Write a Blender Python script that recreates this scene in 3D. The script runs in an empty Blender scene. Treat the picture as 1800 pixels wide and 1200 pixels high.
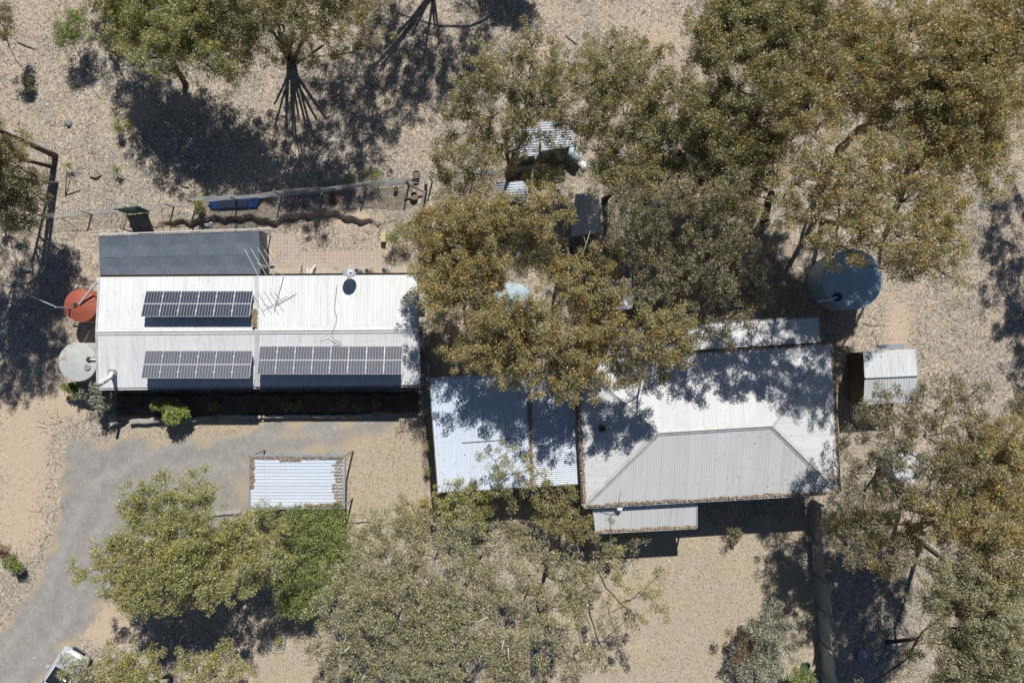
import bpy, bmesh, math, random
import numpy as np
from mathutils import Vector, Matrix

R = math.radians
H = 42.0                       # camera height over the yard
FPX = 1200.0                   # focal length in photo pixels (1800 wide)
SUN_EL = 46.0
SUN_AZ = 12.7
SX, SY = -0.2125, -0.942       # ground shift of a shadow per metre of height

# ------------------------------------------------------------------ camera, world, sun
scn = bpy.context.scene
C = scn.collection
cam_d = bpy.data.cameras.new('camera')
cam_d.lens = 24; cam_d.sensor_width = 36; cam_d.sensor_fit = 'HORIZONTAL'
cam_d.clip_start = 0.5; cam_d.clip_end = 1500
cam = bpy.data.objects.new('camera', cam_d); C.objects.link(cam)
cam.location = (0, 0, H); cam.rotation_euler = (0, 0, 0)
scn.camera = cam

w = bpy.data.worlds.new("World"); scn.world = w; w.use_nodes = True
nt = w.node_tree
sky = nt.nodes.new('ShaderNodeTexSky'); sky.sky_type = 'NISHITA'; sky.sun_disc = False
sky.sun_elevation = R(SUN_EL); sky.sun_rotation = R(SUN_AZ)
sky.air_density = 1.0; sky.dust_density = 0.1; sky.ozone_density = 2.5
bg = nt.nodes['Background']; bg.inputs[1].default_value = 0.044
tint = nt.nodes.new('ShaderNodeMix'); tint.data_type = 'RGBA'; tint.blend_type = 'MULTIPLY'; tint.inputs[0].default_value = 1.0
tint.inputs[7].default_value = (0.92, 0.96, 1.06, 1)       # the camera's white balance leaves open shade blue
nt.links.new(sky.outputs[0], tint.inputs[6]); nt.links.new(tint.outputs[2], bg.inputs[0])

sd = bpy.data.lights.new('sun', 'SUN'); sd.energy = 5.0; sd.angle = R(0.5); sd.color = (1.0, 0.968, 0.915)
sun = bpy.data.objects.new('sun', sd); C.objects.link(sun)
sun.rotation_euler = Vector((SX, SY, -1.0)).to_track_quat('-Z', 'Y').to_euler()

scn.view_settings.view_transform = 'Standard'
scn.view_settings.look = 'None'
scn.view_settings.exposure = 0.08
scn.view_settings.gamma = 1.0

rng = np.random.default_rng(7)
rnd = random.Random(11)

# ------------------------------------------------------------------ helpers
def P(px, py, z=0.0):
    return Vector(((px - 900) * (H - z) / FPX, (600 - py) * (H - z) / FPX, z))
def PS(px, py, z):            # crown point whose shadow falls on the ground at px,py
    x = (px - 900) * H / FPX - SX * z; y = (600 - py) * H / FPX - SY * z
    return Vector((x, y, z))

BANK = [(-60, 415), (180, 404), (300, 396), (390, 388), (430, 385), (480, 392), (520, 385), (548, 378), (600, 380),
        (635, 392), (662, 396), (720, 386), (800, 370)]
def bank_h(x, y):
    px = x * FPX / H + 900; py = 600 - y * FPX / H
    ly = np.interp(px, [b[0] for b in BANK], [b[1] for b in BANK])
    ly = ly + 2.5 * np.sin(px * 0.21) + 2.0 * np.sin(px * 0.093 + 1)
    d = (ly - py) / 28.57
    fade = np.clip((px - 230) / 120, 0, 1) * np.clip((690 - px) / 60, 0, 1)
    step = np.clip(d / 0.16, 0, 1)
    slope = np.clip(1 - (d - 0.2) / 5.0, 0, 1)
    return 0.42 * fade * step * np.where(d > 0.2, slope, 1)
def gz(x, y):
    b = 0.05 * np.sin(x * .21 + 1) * np.cos(y * .17) + 0.03 * np.sin(x * .6) * np.sin(y * .53 + 2)
    flat = np.clip((np.abs(x + 0) - 0) / 1, 1, 1)
    return b * 0.5 - 0.04 + bank_h(x, y)
def G(px, py, dz=0.0):
    p = P(px, py, 0); z = float(gz(p.x, p.y)) + dz
    return Vector(((px - 900) * (H - z) / FPX, (600 - py) * (H - z) / FPX, z))

def tag(o, label=None, cat=None, group=None, kind=None):
    if label: o['label'] = label
    if cat: o['category'] = cat
    if group: o['group'] = group
    if kind: o['kind'] = kind
    return o
def empty(name, loc, label, cat, group=None, rz=0):
    o = bpy.data.objects.new(name, None); C.objects.link(o)
    o.location = loc; o.rotation_euler = (0, 0, rz); o.empty_display_size = 0.3
    tag(o, label, cat, group)
    o['_m'] = 0; del o['_m']
    return o
def link(name, me, mat, parent=None, smooth=False):
    o = bpy.data.objects.new(name, me); C.objects.link(o)
    if mat is not None: me.materials.append(mat)
    if parent is not None:
        o.parent = parent
        m = Matrix.Translation(parent.location) @ parent.rotation_euler.to_matrix().to_4x4()
        o.matrix_parent_inverse = m.inverted()
    if smooth: me.polygons.foreach_set('use_smooth', [True] * len(me.polygons))
    return o

class MB:
    def __init__(s): s.v = []; s.f = []
    def add(s, vs, fs):
        n = len(s.v); s.v += [tuple(v) for v in vs]; s.f += [tuple(i + n for i in f) for f in fs]; return s
    def box(s, c, size, rz=0.0, rot=None):
        hx, hy, hz = size[0] / 2, size[1] / 2, size[2] / 2
        m = rot if rot is not None else Matrix.Rotation(rz, 3, 'Z')
        vs = [Vector(c) + m @ Vector((x, y, z)) for x in (-hx, hx) for y in (-hy, hy) for z in (-hz, hz)]
        return s.add(vs, [(0, 1, 3, 2), (4, 6, 7, 5), (0, 4, 5, 1), (2, 3, 7, 6), (0, 2, 6, 4), (1, 5, 7, 3)])
    def beam(s, a, b, wd, ht):
        a, b = Vector(a), Vector(b); d = b - a
        if d.length < 1e-6: return s
        q = d.to_track_quat('X', 'Z').to_matrix()
        return s.box((a + b) / 2, (d.length, wd, ht), rot=q)
    def tube(s, pts, rad, n=6, cap=True):
        pts = [Vector(p) for p in pts]
        if not hasattr(rad, '__len__'): rad = [rad] * len(pts)
        vs = []; fs = []
        up = Vector((0, 0, 1))
        for i, p in enumerate(pts):
            d = (pts[min(i + 1, len(pts) - 1)] - pts[max(i - 1, 0)])
            if d.length < 1e-9: d = Vector((0, 0, 1))
            d.normalize()
            if i == 0:
                x = d.cross(up)
                if x.length < 1e-3: x = Vector((1, 0, 0))
                x.normalize()
            else:
                x = (x - d * x.dot(d))
                if x.length < 1e-4: x = d.orthogonal()
                x.normalize()
            y = d.cross(x)
            for k in range(n):
                a = 2 * math.pi * k / n
                vs.append(p + (x * math.cos(a) + y * math.sin(a)) * rad[i])
        for i in range(len(pts) - 1):
            for k in range(n):
                fs.append((i * n + k, i * n + (k + 1) % n, (i + 1) * n + (k + 1) % n, (i + 1) * n + k))
        if cap:
            fs.append(tuple(range(n - 1, -1, -1))); fs.append(tuple((len(pts) - 1) * n + k for k in range(n)))
        return s.add(vs, fs)
    def lathe(s, c, prof, n=40, cap=True):
        c = Vector(c); vs = []; fs = []
        for (r, z) in prof:
            for k in range(n):
                a = 2 * math.pi * k / n; vs.append(c + Vector((r * math.cos(a), r * math.sin(a), z)))
        for i in range(len(prof) - 1):
            for k in range(n):
                fs.append((i * n + k, i * n + (k + 1) % n, (i + 1) * n + (k + 1) % n, (i + 1) * n + k))
        if cap:
            fs.append(tuple(range(n - 1, -1, -1))); fs.append(tuple((len(prof) - 1) * n + k for k in range(n)))
        return s.add(vs, fs)
    def prism(s, poly, z0, z1):
        n = len(poly)
        vs = [(p[0], p[1], z0) for p in poly] + [(p[0], p[1], z1) for p in poly]
        a = sum(poly[i][0] * poly[(i + 1) % n][1] - poly[(i + 1) % n][0] * poly[i][1] for i in range(n))
        idx = list(range(n)) if a > 0 else list(range(n - 1, -1, -1))
        fs = [tuple(reversed(idx)), tuple(i + n for i in idx)]
        for k in range(n):
            i, j = idx[k], idx[(k + 1) % n]; fs.append((i, j, j + n, i + n))
        return s.add(vs, fs)
    def build(s, name, mat, parent=None, smooth=False):
        me = bpy.data.meshes.new(name); me.from_pydata(s.v, [], s.f); me.update()
        return link(name, me, mat, parent, smooth)

def np_quads(name, q, mat, parent=None):
    n = len(q); me = bpy.data.meshes.new(name)
    me.vertices.add(n * 4); me.loops.add(n * 4); me.polygons.add(n)
    me.vertices.foreach_set('co', q.astype(np.float32).ravel())
    me.loops.foreach_set('vertex_index', np.arange(n * 4, dtype=np.int32))
    me.polygons.foreach_set('loop_start', np.arange(0, n * 4, 4, dtype=np.int32))
    me.polygons.foreach_set('loop_total', np.full(n, 4, dtype=np.int32))
    me.update(calc_edges=True)
    return link(name, me, mat, parent)

# ------------------------------------------------------------------ materials
class NB:
    def __init__(s, name):
        s.m = bpy.data.materials.new(name); s.m.use_nodes = True
        s.t = s.m.node_tree; s.b = s.t.nodes['Principled BSDF']; s.out = s.t.nodes['Material Output']
        s.pos = s.t.nodes.new('ShaderNodeNewGeometry')
    def n(s, typ, **kw):
        x = s.t.nodes.new(typ)
        for k, v in kw.items(): setattr(x, k, v)
        return x
    def L(s, a, b): s.t.links.new(a, b)
    def noise(s, scale, detail=4, rough=0.6, vec=None, dist=0.0):
        x = s.n('ShaderNodeTexNoise'); x.inputs['Scale'].default_value = scale
        x.inputs['Detail'].default_value = detail; x.inputs['Roughness'].default_value = rough
        x.inputs['Distortion'].default_value = dist
        s.L(vec if vec is not None else s.pos.outputs['Position'], x.inputs['Vector']); return x
    def vor(s, scale, vec=None, feature='F1'):
        x = s.n('ShaderNodeTexVoronoi'); x.feature = feature; x.inputs['Scale'].default_value = scale
        s.L(vec if vec is not None else s.pos.outputs['Position'], x.inputs['Vector']); return x
    def ramp(s, fac, stops, interp='LINEAR'):
        x = s.n('ShaderNodeValToRGB'); x.color_ramp.interpolation = interp
        e = x.color_ramp.elements
        while len(e) < len(stops): e.new(0.5)
        for i, (p, c) in enumerate(stops):
            e[i].position = p; e[i].color = (c[0], c[1], c[2], 1) if hasattr(c, '__len__') else (c, c, c, 1)
        s.L(fac, x.inputs[0]); return x.outputs[0]
    def mix(s, fac, a, b, mode='MIX'):
        x = s.n('ShaderNodeMix'); x.data_type = 'RGBA'; x.blend_type = mode
        for sock, v in ((x.inputs[0], fac), (x.inputs[6], a), (x.inputs[7], b)):
            if hasattr(v, 'is_linked') or isinstance(v, bpy.types.NodeSocket): s.L(v, sock)
            elif hasattr(v, '__len__'): sock.default_value = (v[0], v[1], v[2], 1)
            else: sock.default_value = v
        return x.outputs[2]
    def math(s, op, a, b=0.0, c=None):
        x = s.n('ShaderNodeMath'); x.operation = op
        for i, v in enumerate((a, b, c)):
            if v is None: continue
            if isinstance(v, bpy.types.NodeSocket): s.L(v, x.inputs[i])
            else: x.inputs[i].default_value = v
        return x.outputs[0]
    def bump(s, h, strength=0.4, dist=0.02):
        x = s.n('ShaderNodeBump'); x.inputs['Strength'].default_value = strength; x.inputs['Distance'].default_value = dist
        s.L(h, x.inputs['Height']); s.L(x.outputs[0], s.b.inputs['Normal'])
    def col(s, c): s.L(c, s.b.inputs['Base Color'])
    def rough(s, r): s.b.inputs['Roughness'].default_value = r

def mottled(name, c1, c2, scale=2.0, rough=0.7, metal=0.0, spots=None, bump=0.0, bscale=20, fine=0.25):
    b = NB(name)
    n1 = b.noise(scale, 5); n2 = b.noise(scale * 9, 3)
    f = b.ramp(n1.outputs[0], [(0.32, 0), (0.68, 1)])
    c = b.mix(f, c1, c2)
    g = b.ramp(n2.outputs[0], [(0.3, 1 - fine), (0.7, 1.0)])
    c = b.mix(1.0, c, g, 'MULTIPLY')
    if spots:
        n3 = b.noise(spots[1], 3, 0.7); k = b.ramp(n3.outputs[0], [(spots[2], 0), (spots[2] + 0.06, 1)])
        c = b.mix(k, c, spots[0])
    b.col(c); b.rough(rough); b.b.inputs['Metallic'].default_value = metal
    if bump: b.bump(b.noise(bscale, 4).outputs[0], bump, 0.02)
    return b.m

def roof_mat(name, base, dirt, dirt_amt=0.6, rough=0.55, metal=0.0, lap=0.76, axis='X', seam=0.86):
    """painted corrugated sheets: faint sheet laps, rows of screws, soft dirt streaks"""
    b = NB(name)
    sep = b.n('ShaderNodeSeparateXYZ'); b.L(b.pos.outputs['Position'], sep.inputs[0])
    u = sep.outputs[0] if axis == 'X' else sep.outputs[1]
    v = sep.outputs[1] if axis == 'X' else sep.outputs[0]
    comb = b.n('ShaderNodeCombineXYZ')
    b.L(b.math('MULTIPLY', u, 5.0), comb.inputs[0]); b.L(b.math('MULTIPLY', v, 0.5), comb.inputs[1])
    st = b.noise(1.0, 4, 0.6, comb.outputs[0])
    big = b.noise(0.45, 4, 0.6)
    k = b.math('MULTIPLY', b.ramp(st.outputs[0], [(0.40, 0), (0.75, 1)]), b.ramp(big.outputs[0], [(0.3, 0.25), (0.7, 1)]))
    c = b.mix(b.math('MULTIPLY', k, dirt_amt), base, dirt)
    # per sheet tone
    cell = b.math('FLOOR', b.math('DIVIDE', u, lap))
    wn = b.n('ShaderNodeTexWhiteNoise'); wn.noise_dimensions = '1D'; b.L(cell, wn.inputs['W'])
    tone = b.ramp(wn.outputs['Value'], [(0, 0.94), (1, 1.0)])
    c = b.mix(1.0, c, tone, 'MULTIPLY')
    fr = b.math('FRACT', b.math('DIVIDE', u, lap))
    ln = b.math('LESS_THAN', fr, 0.045)
    c = b.mix(b.math('MULTIPLY', ln, 1.0), c, b.mix(1.0, c, (seam, seam, seam), 'MULTIPLY'))
    # screw rows
    fy = b.math('LESS_THAN', b.math('FRACT', b.math('DIVIDE', v, 0.9)), 0.035)
    fx = b.math('LESS_THAN', b.math('FRACT', b.math('DIVIDE', u, 0.19)), 0.25)
    c = b.mix(b.math('MULTIPLY', b.math('MULTIPLY', fy, fx), 0.35), c, (0.2, 0.2, 0.2))
    sp = b.noise(7.0, 2, 0.5); c = b.mix(b.ramp(sp.outputs[0], [(0.735, 0), (0.76, 0.75)]), c, (0.16, 0.12, 0.08))
    b.col(c); b.rough(rough); b.b.inputs['Metallic'].default_value = metal
    return b.m

def ground_mat():
    b = NB('ground_soil')
    at = b.n('ShaderNodeAttribute'); at.attribute_name = 'zones'
    sep = b.n('ShaderNodeSeparateColor'); b.L(at.outputs['Color'], sep.inputs[0])
    bare, lawn, dark = sep.outputs[0], sep.outputs[1], sep.outputs[2]
    warp = b.noise(3.5, 3, 0.6)
    wv = b.n('ShaderNodeVectorMath'); wv.operation = 'MULTIPLY_ADD'
    b.L(warp.outputs['Color'], wv.inputs[0]); wv.inputs[1].default_value = (0.35, 0.35, 0.35)
    b.L(b.pos.outputs['Position'], wv.inputs[2])
    v1 = b.vor(15, wv.outputs[0]); v2 = b.vor(9.5, wv.outputs[0])
    s1 = b.n('ShaderNodeSeparateColor'); b.L(v1.outputs['Color'], s1.inputs[0])
    s2 = b.n('ShaderNodeSeparateColor'); b.L(v2.outputs['Color'], s2.inputs[0])
    lit1 = b.ramp(s1.outputs[0], [(0.0, (.04, .033, .027)), (0.24, (.19, .165, .132)), (0.5, (.40, .362, .305)), (0.78, (.60, .565, .50)), (0.95, (.84, .81, .75))])
    lit2 = b.ramp(s2.outputs[1], [(0.0, (.07, .058, .046)), (0.4, (.32, .285, .235)), (0.8, (.52, .485, .425)), (1.0, (.78, .75, .68))])
    nz = b.noise(30, 3, 0.7)
    litter = b.mix(0.45, lit1, lit2)
    litter = b.mix(b.ramp(nz.outputs[0], [(0.45, 0.0), (0.65, 0.35)]), litter, (.42, .38, .315))
    nf = b.noise(9, 6, 0.9, wv.outputs[0])
    litter = b.mix(0.38, litter, b.ramp(nf.outputs[0], [(0.34, (.06, .048, .038)), (0.46, (.29, .255, .21)), (0.55, (.47, .43, .37)), (0.66, (.80, .765, .70))]))
    med = b.noise(1.1, 5, 0.65)
    litter = b.mix(1.0, litter, b.ramp(med.outputs[0], [(0.3, (.74, .76, .79)), (0.7, (1.18, 1.10, .99))]), 'MULTIPLY')
    vb = b.noise(0.16, 4, 0.6)
    litter = b.mix(1.0, litter, b.ramp(vb.outputs[0], [(0.36, (.84, .86, .87)), (0.62, (1.1, 1.05, 1.0))]), 'MULTIPLY')
    # warm patches where the soil shows between the litter
    big = b.noise(0.28, 6, 0.68)
    fine = b.noise(8, 6, 0.85)
    soil = b.mix(b.ramp(fine.outputs[0], [(0.3, 0), (0.7, 1)]), (.38, .29, .205), (.60, .49, .375))
    k1 = b.math('MULTIPLY', b.ramp(big.outputs[0], [(0.47, 0), (0.63, 0.85)]), 1.0)
    n5 = b.noise(5, 4, 0.7)
    brk = b.ramp(n5.outputs[0], [(0.38, 0.15), (0.6, 1)])
    kb = b.math('MINIMUM', b.math('ADD', b.math('MULTIPLY', k1, brk), b.ramp(b.math('ADD', bare, b.math('MULTIPLY', b.math('SUBTRACT', n5.outputs[0], 0.5), 0.9)), [(0.25, 0), (0.75, 1)])), 1.0)
    c = b.mix(kb, litter, soil)
    # dry lawn
    g1 = b.noise(10, 6, 0.9); g2 = b.noise(0.9, 5, 0.65); g3 = b.noise(60, 2, 0.6)
    la = b.mix(b.ramp(g1.outputs[0], [(0.3, 0), (0.7, 1)]), (.30, .25, .175), (.53, .455, .335))
    la = b.mix(b.ramp(g2.outputs[0], [(0.40, 0), (0.62, 0.7)]), la, b.mix(b.ramp(g3.outputs[0], [(.35, 0), (.65, 1)]), (.38, .33, .27), (.47, .41, .34)))
    g4 = b.noise(0.55, 5, 0.7)
    la = b.mix(b.ramp(g4.outputs[0], [(0.55, 0), (0.68, 0.6)]), la, (.54, .425, .29))
    s3 = b.math('GREATER_THAN', s1.outputs[1], 0.975)
    la = b.mix(b.math('MULTIPLY', s3, 0.4), la, (.62, .55, .43))
    kl = b.ramp(b.math('ADD', lawn, b.math('MULTIPLY', b.math('SUBTRACT', n5.outputs[0], 0.5), 0.7)), [(0.3, 0), (0.7, 1)])
    c = b.mix(kl, c, la)
    # shade of trees and eaves painted in as darker brown litter
    shade_col = b.mix(s1.outputs[2], (.085, .06, .04), (.26, .19, .13))
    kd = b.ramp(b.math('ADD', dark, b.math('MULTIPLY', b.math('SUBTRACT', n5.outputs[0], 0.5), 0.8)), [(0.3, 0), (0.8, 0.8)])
    c = b.mix(kd, c, shade_col)
    b.col(c); b.rough(0.95); b.b.inputs['Specular IOR Level'].default_value = 0.15
    hgt = b.math('ADD', b.math('MULTIPLY', s1.outputs[0], 0.5), b.math('MULTIPLY', nz.outputs[0], 0.8))
    hgt = b.math('MULTIPLY', hgt, b.math('SUBTRACT', 1.0, b.math('MULTIPLY', b.math('MAXIMUM', kl, kb), 0.92)))
    b.bump(hgt, 0.4, 0.03)
    return b.m

def gravel_mat():
    b = NB('driveway_gravel')
    at = b.n('ShaderNodeAttribute'); at.attribute_name = 'zones'
    sep = b.n('ShaderNodeSeparateColor'); b.L(at.outputs['Color'], sep.inputs[0])
    n1 = b.noise(26, 4, 0.8); n2 = b.noise(0.5, 5, 0.6); n3 = b.noise(4, 5, 0.7)
    c = b.mix(b.ramp(n1.outputs[0], [(0.3, 0), (0.7, 1)]), (.22, .215, .205), (.36, .35, .335))
    c = b.mix(b.ramp(n2.outputs[0], [(0.35, 0), (0.7, 0.55)]), c, (.33, .30, .26))
    c = b.mix(b.math('MULTIPLY', sep.outputs[1], b.ramp(n3.outputs[0], [(.3, .1), (.7, .55)])), c, (.40, .385, .36))
    lo_ = b.noise(1.4, 5, .75)
    c = b.mix(1.0, c, b.ramp(lo_.outputs[0], [(.35, (.84, .84, .85)), (.65, (1.1, 1.08, 1.05))]), 'MULTIPLY')
    v = b.vor(9); s1 = b.n('ShaderNodeSeparateColor'); b.L(v.outputs['Color'], s1.inputs[0])
    sp = b.math('MULTIPLY', b.math('GREATER_THAN', s1.outputs[0], 0.965), b.math('LESS_THAN', v.outputs['Distance'], 0.25))
    c = b.mix(sp, c, (.60, .53, .42))
    k = b.ramp(b.math('ADD', sep.outputs[0], b.math('MULTIPLY', b.math('SUBTRACT', n3.outputs[0], 0.5), 1.1)), [(0.25, 0), (0.75, 1)])
    tan = b.mix(b.ramp(n1.outputs[0], [(0.3, 0), (0.7, 1)]), (.30, .24, .17), (.52, .43, .32))
    c = b.mix(k, c, tan)
    b.col(c); b.rough(0.95); b.b.inputs['Specular IOR Level'].default_value = 0.2
    b.bump(n1.outputs[0], 0.5, 0.02)
    return b.m

LK = 3.0
def leaf_mat(name, cols, tip=(.30, .17, .05), tip_amt=0.5, rough=0.42, transl=0.34, clump=1.2):
    b = NB(name)
    ri = b.pos.outputs['Random Per Island']
    cols = [tuple(min(.6, (v * .80 + .20 * (k[0] + k[1]) / 2) * LK) for v in k) for k in cols]; tip = (tip[0] * 1.75, tip[1] * 1.85, tip[2] * 1.7)
    c = b.ramp(ri, [(i / (len(cols) - 1), k) for i, k in enumerate(cols)])
    n = b.noise(clump, 3, 0.6)
    r2 = b.math('FRACT', b.math('MULTIPLY', ri, 17.31))
    k = b.math('MULTIPLY', b.ramp(n.outputs[0], [(0.40, 0.12), (0.66, 1)]), b.math('LESS_THAN', r2, tip_amt))
    c = b.mix(k, c, tip)
    r3 = b.math('FRACT', b.math('MULTIPLY', ri, 53.7))
    c = b.mix(b.math('MULTIPLY', b.math('GREATER_THAN', r3, 0.93), 0.75), c, (.55, .51, .40))
    b.col(c); b.rough(rough); b.b.inputs['Specular IOR Level'].default_value = 0.55
    tr = b.n('ShaderNodeBsdfTranslucent'); b.L(b.mix(0.5, c, (.30, .32, .06)), tr.inputs[0])
    ms = b.n('ShaderNodeMixShader'); ms.inputs[0].default_value = transl
    b.L(b.b.outputs[0], ms.inputs[1]); b.L(tr.outputs[0], ms.inputs[2]); b.L(ms.outputs[0], b.out.inputs[0])
    return b.m

def litter_mat():
    b = NB('dry_leaves')
    ri = b.pos.outputs['Random Per Island']
    c = b.ramp(ri, [(0, (.07, .05, .035)), (.3, (.20, .15, .11)), (.55, (.42, .35, .27)), (.8, (.62, .56, .47)), (1, (.85, .81, .74))])
    b.col(c); b.rough(0.7); return b.m
def gutter_litter_mat():
    b = NB('brown_leaves')
    ri = b.pos.outputs['Random Per Island']
    c = b.ramp(ri, [(0, (.13, .085, .055)), (.4, (.27, .19, .125)), (.8, (.42, .32, .22)), (1, (.58, .48, .36))])
    b.col(c); b.rough(0.8); return b.m

def bark_mat(name, c1, c2):
    b = NB(name)
    mp = b.n('ShaderNodeMapping'); mp.inputs['Scale'].default_value = (9, 9, 2); b.L(b.pos.outputs['Position'], mp.inputs[0])
    n = b.noise(1.5, 5, 0.7, mp.outputs[0])
    b.col(b.mix(b.ramp(n.outputs[0], [(0.35, 0), (0.68, 1)]), c1, c2)); b.rough(0.9)
    b.bump(n.outputs[0], 0.6, 0.04); return b.m

def panel_mat(name, cell, cell2, line):
    b = NB(name)
    uv = b.n('ShaderNodeUVMap'); sep = b.n('ShaderNodeSeparateXYZ'); b.L(uv.outputs[0], sep.inputs[0])
    def ln(s, n, wd):
        f = b.math('FRACT', b.math('MULTIPLY', s, n))
        return b.math('MAXIMUM', b.math('LESS_THAN', f, wd), b.math('GREATER_THAN', f, 1 - wd))
    a = ln(sep.outputs[0], 6, 0.055); c_ = ln(sep.outputs[1], 12, 0.05)
    mid = b.math('LESS_THAN', b.math('ABSOLUTE', b.math('SUBTRACT', sep.outputs[1], 0.5)), 0.014)
    n = b.noise(1.3, 2)
    cc = b.mix(n.outputs[0], cell, cell2)
    c = b.mix(b.math('MULTIPLY', c_, 0.65), cc, line); c = b.mix(b.math('MULTIPLY', a, 0.85), c, line); c = b.mix(mid, c, (.62, .63, .65))
    b.col(c); b.rough(0.13); b.b.inputs['Specular IOR Level'].default_value = 0.6
    b.b.inputs['Coat Weight'].default_value = 0.0
    return b.m

M = {}
M['ground'] = ground_mat(); M['gravel'] = gravel_mat()
M['roof_white'] = roof_mat('white_roof_sheet', (.71, .72, .73), (.50, .485, .455), 0.75)
M['roof_hip'] = roof_mat('pale_grey_roof_sheet', (.63, .635, .64), (.48, .47, .45), 0.6)
M['roof_hip_y'] = roof_mat('pale_grey_roof_sheet_end', (.63, .635, .64), (.48, .47, .45), 0.6, axis='Y')
M['roof_blue'] = roof_mat('zinc_roof_sheet', (.60, .665, .76), (.48, .53, .59), 0.6, rough=0.65, metal=0.0, lap=0.8, seam=0.9)
M['roof_blue_y'] = roof_mat('zinc_roof_sheet_ribbed', (.58, .635, .72), (.46, .49, .53), 0.6, rough=0.7, metal=0.0, axis='Y')
M['roof_old'] = roof_mat('old_iron_sheet', (.60, .63, .66), (.32, .30, .28), 0.8, rough=0.65, metal=0.0)
M['roof_old_y'] = roof_mat('old_iron_sheet_side', (.52, .57, .64), (.28, .27, .27), 0.9, rough=0.65, metal=0.0, axis='Y')
M['white'] = mottled('white_paint', (.78, .78, .77), (.66, .66, .65), 1.5, 0.5)
M['trim'] = mottled('pale_trim_paint', (.62, .62, .61), (.48, .48, .46), 2, 0.5)
M['gutter'] = mottled('gutter_grey', (.36, .36, .36), (.24, .23, .22), 3, 0.5)
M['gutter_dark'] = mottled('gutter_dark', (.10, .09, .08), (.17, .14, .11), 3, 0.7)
M['wall_tan'] = mottled('rendered_wall', (.42, .36, .28), (.33, .28, .22), 1.5, 0.85)
M['wall_grey'] = mottled('weatherboard_wall', (.36, .36, .35), (.28, .28, .27), 1.5, 0.8)
M['glass'] = mottled('window_glass', (.03, .04, .05), (.05, .06, .07), 1, 0.08)
M['frame'] = mottled('alu_frame', (.62, .63, .64), (.50, .51, .52), 5, 0.4, 0.3)
M['door'] = mottled('door_paint', (.30, .33, .30), (.22, .25, .23), 2, 0.6)
M['cloth'] = mottled('grey_shade_cloth', (.10, .125, .155), (.13, .155, .185), 0.9, 0.85, fine=0.12)
M['cloth2'] = mottled('grey_shade_cloth_side', (.12, .14, .155), (.15, .17, .18), 2, 0.85)
M['rail'] = mottled('galvanised_rail', (.42, .45, .48), (.33, .35, .38), 3, 0.5, 0.2)
M['panelA'] = panel_mat('solar_cells_dark', (.02, .025, .045), (.03, .036, .06), (.42, .44, .48))
M['panelB'] = panel_mat('solar_cells_blue', (.07, .085, .125), (.11, .11, .12), (.50, .50, .49))
M['red_tank'] = mottled('red_tank_plastic', (.40, .105, .065), (.33, .085, .055), 1.6, 0.55, fine=0.15)
M['grey_tank'] = mottled('grey_green_tank_steel', (.46, .49, .47), (.54, .55, .52), 1.2, 0.6, fine=0.12, spots=((.36, .30, .24), 1.3, 0.60))
M['blue_tank'] = mottled('weathered_blue_tank_steel', (.36, .50, .60), (.47, .58, .66), 1.0, 0.5, 0.0, fine=0.2)
M['black_lid'] = mottled('black_rubber', (.03, .03, .03), (.05, .05, .05), 4, 0.6)
M['brown_wood'] = mottled('rough_brown_board', (.15, .10, .07), (.24, .17, .115), 4, 0.85, bump=.4)
M['grey_wood'] = mottled('weathered_grey_timber', (.33, .30, .27), (.46, .43, .39), 5, 0.85, bump=.4)
M['post_wood'] = mottled('split_post_timber', (.28, .26, .24), (.40, .38, .36), 5, 0.85, bump=.4)
M['concrete'] = mottled('concrete', (.46, .40, .31), (.55, .48, .38), 1.5, 0.9, spots=((.33, .25, .17), 1.6, 0.6))
M['wire'] = mottled('galvanised_wire', (.52, .54, .56), (.42, .44, .46), 3, 0.45, 0.3)
M['blue_panel'] = mottled('blue_plastic', (.05, .12, .36), (.07, .16, .42), 2, 0.45)
M['grid'] = mottled('dark_grid_metal', (.14, .14, .15), (.20, .20, .21), 3, 0.5)
M['green_tarp'] = mottled('green_tarp', (.03, .12, .09), (.05, .17, .13), 2, 0.6)
M['rust'] = mottled('rusty_iron', (.28, .13, .09), (.22, .10, .07), 5, 0.85)
M['rock'] = mottled('grey_rock', (.24, .24, .25), (.36, .36, .36), 6, 0.9, bump=.5)
M['clay_pot'] = mottled('clay', (.40, .25, .14), (.30, .19, .11), 5, 0.85)
M['black'] = mottled('black_paint', (.02, .02, .02), (.04, .04, .04), 3, 0.5)
M['steel'] = mottled('bright_steel', (.60, .61, .62), (.48, .49, .50), 4, 0.35, 0.6)
M['car_body'] = mottled('silver_car_paint', (.60, .63, .67), (.56, .59, .63), 0.5, 0.3, 0.3, fine=0.02)
M['car_glass'] = mottled('car_glass', (.015, .018, .022), (.02, .025, .03), 1, 0.06)
M['tyre'] = mottled('tyre_rubber', (.02, .02, .02), (.035, .033, .03), 6, 0.85)
M['lamp_glass'] = mottled('headlight_glass', (.55, .60, .68), (.7, .72, .75), 5, 0.12)
M['yellow'] = mottled('faded_yellow_plastic', (.62, .53, .25), (.55, .48, .25), 4, 0.6)
M['plastic_sheet'] = mottled('white_plastic_sheet', (.68, .70, .72), (.48, .50, .54), 3, 0.4)
M['bark'] = bark_mat('dark_ironbark', (.045, .035, .03), (.13, .10, .085))
M['bark_pale'] = bark_mat('pale_grey_bark', (.16, .13, .11), (.33, .28, .24))
M['bark_dead'] = bark_mat('bleached_dead_wood', (.36, .32, .28), (.55, .51, .46))
M['green_dark'] = mottled('dark_green_plastic', (.02, .05, .035), (.03, .07, .05), 3, .6)
M['litter'] = litter_mat(); M['gutter_litter'] = gutter_litter_mat()
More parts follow.
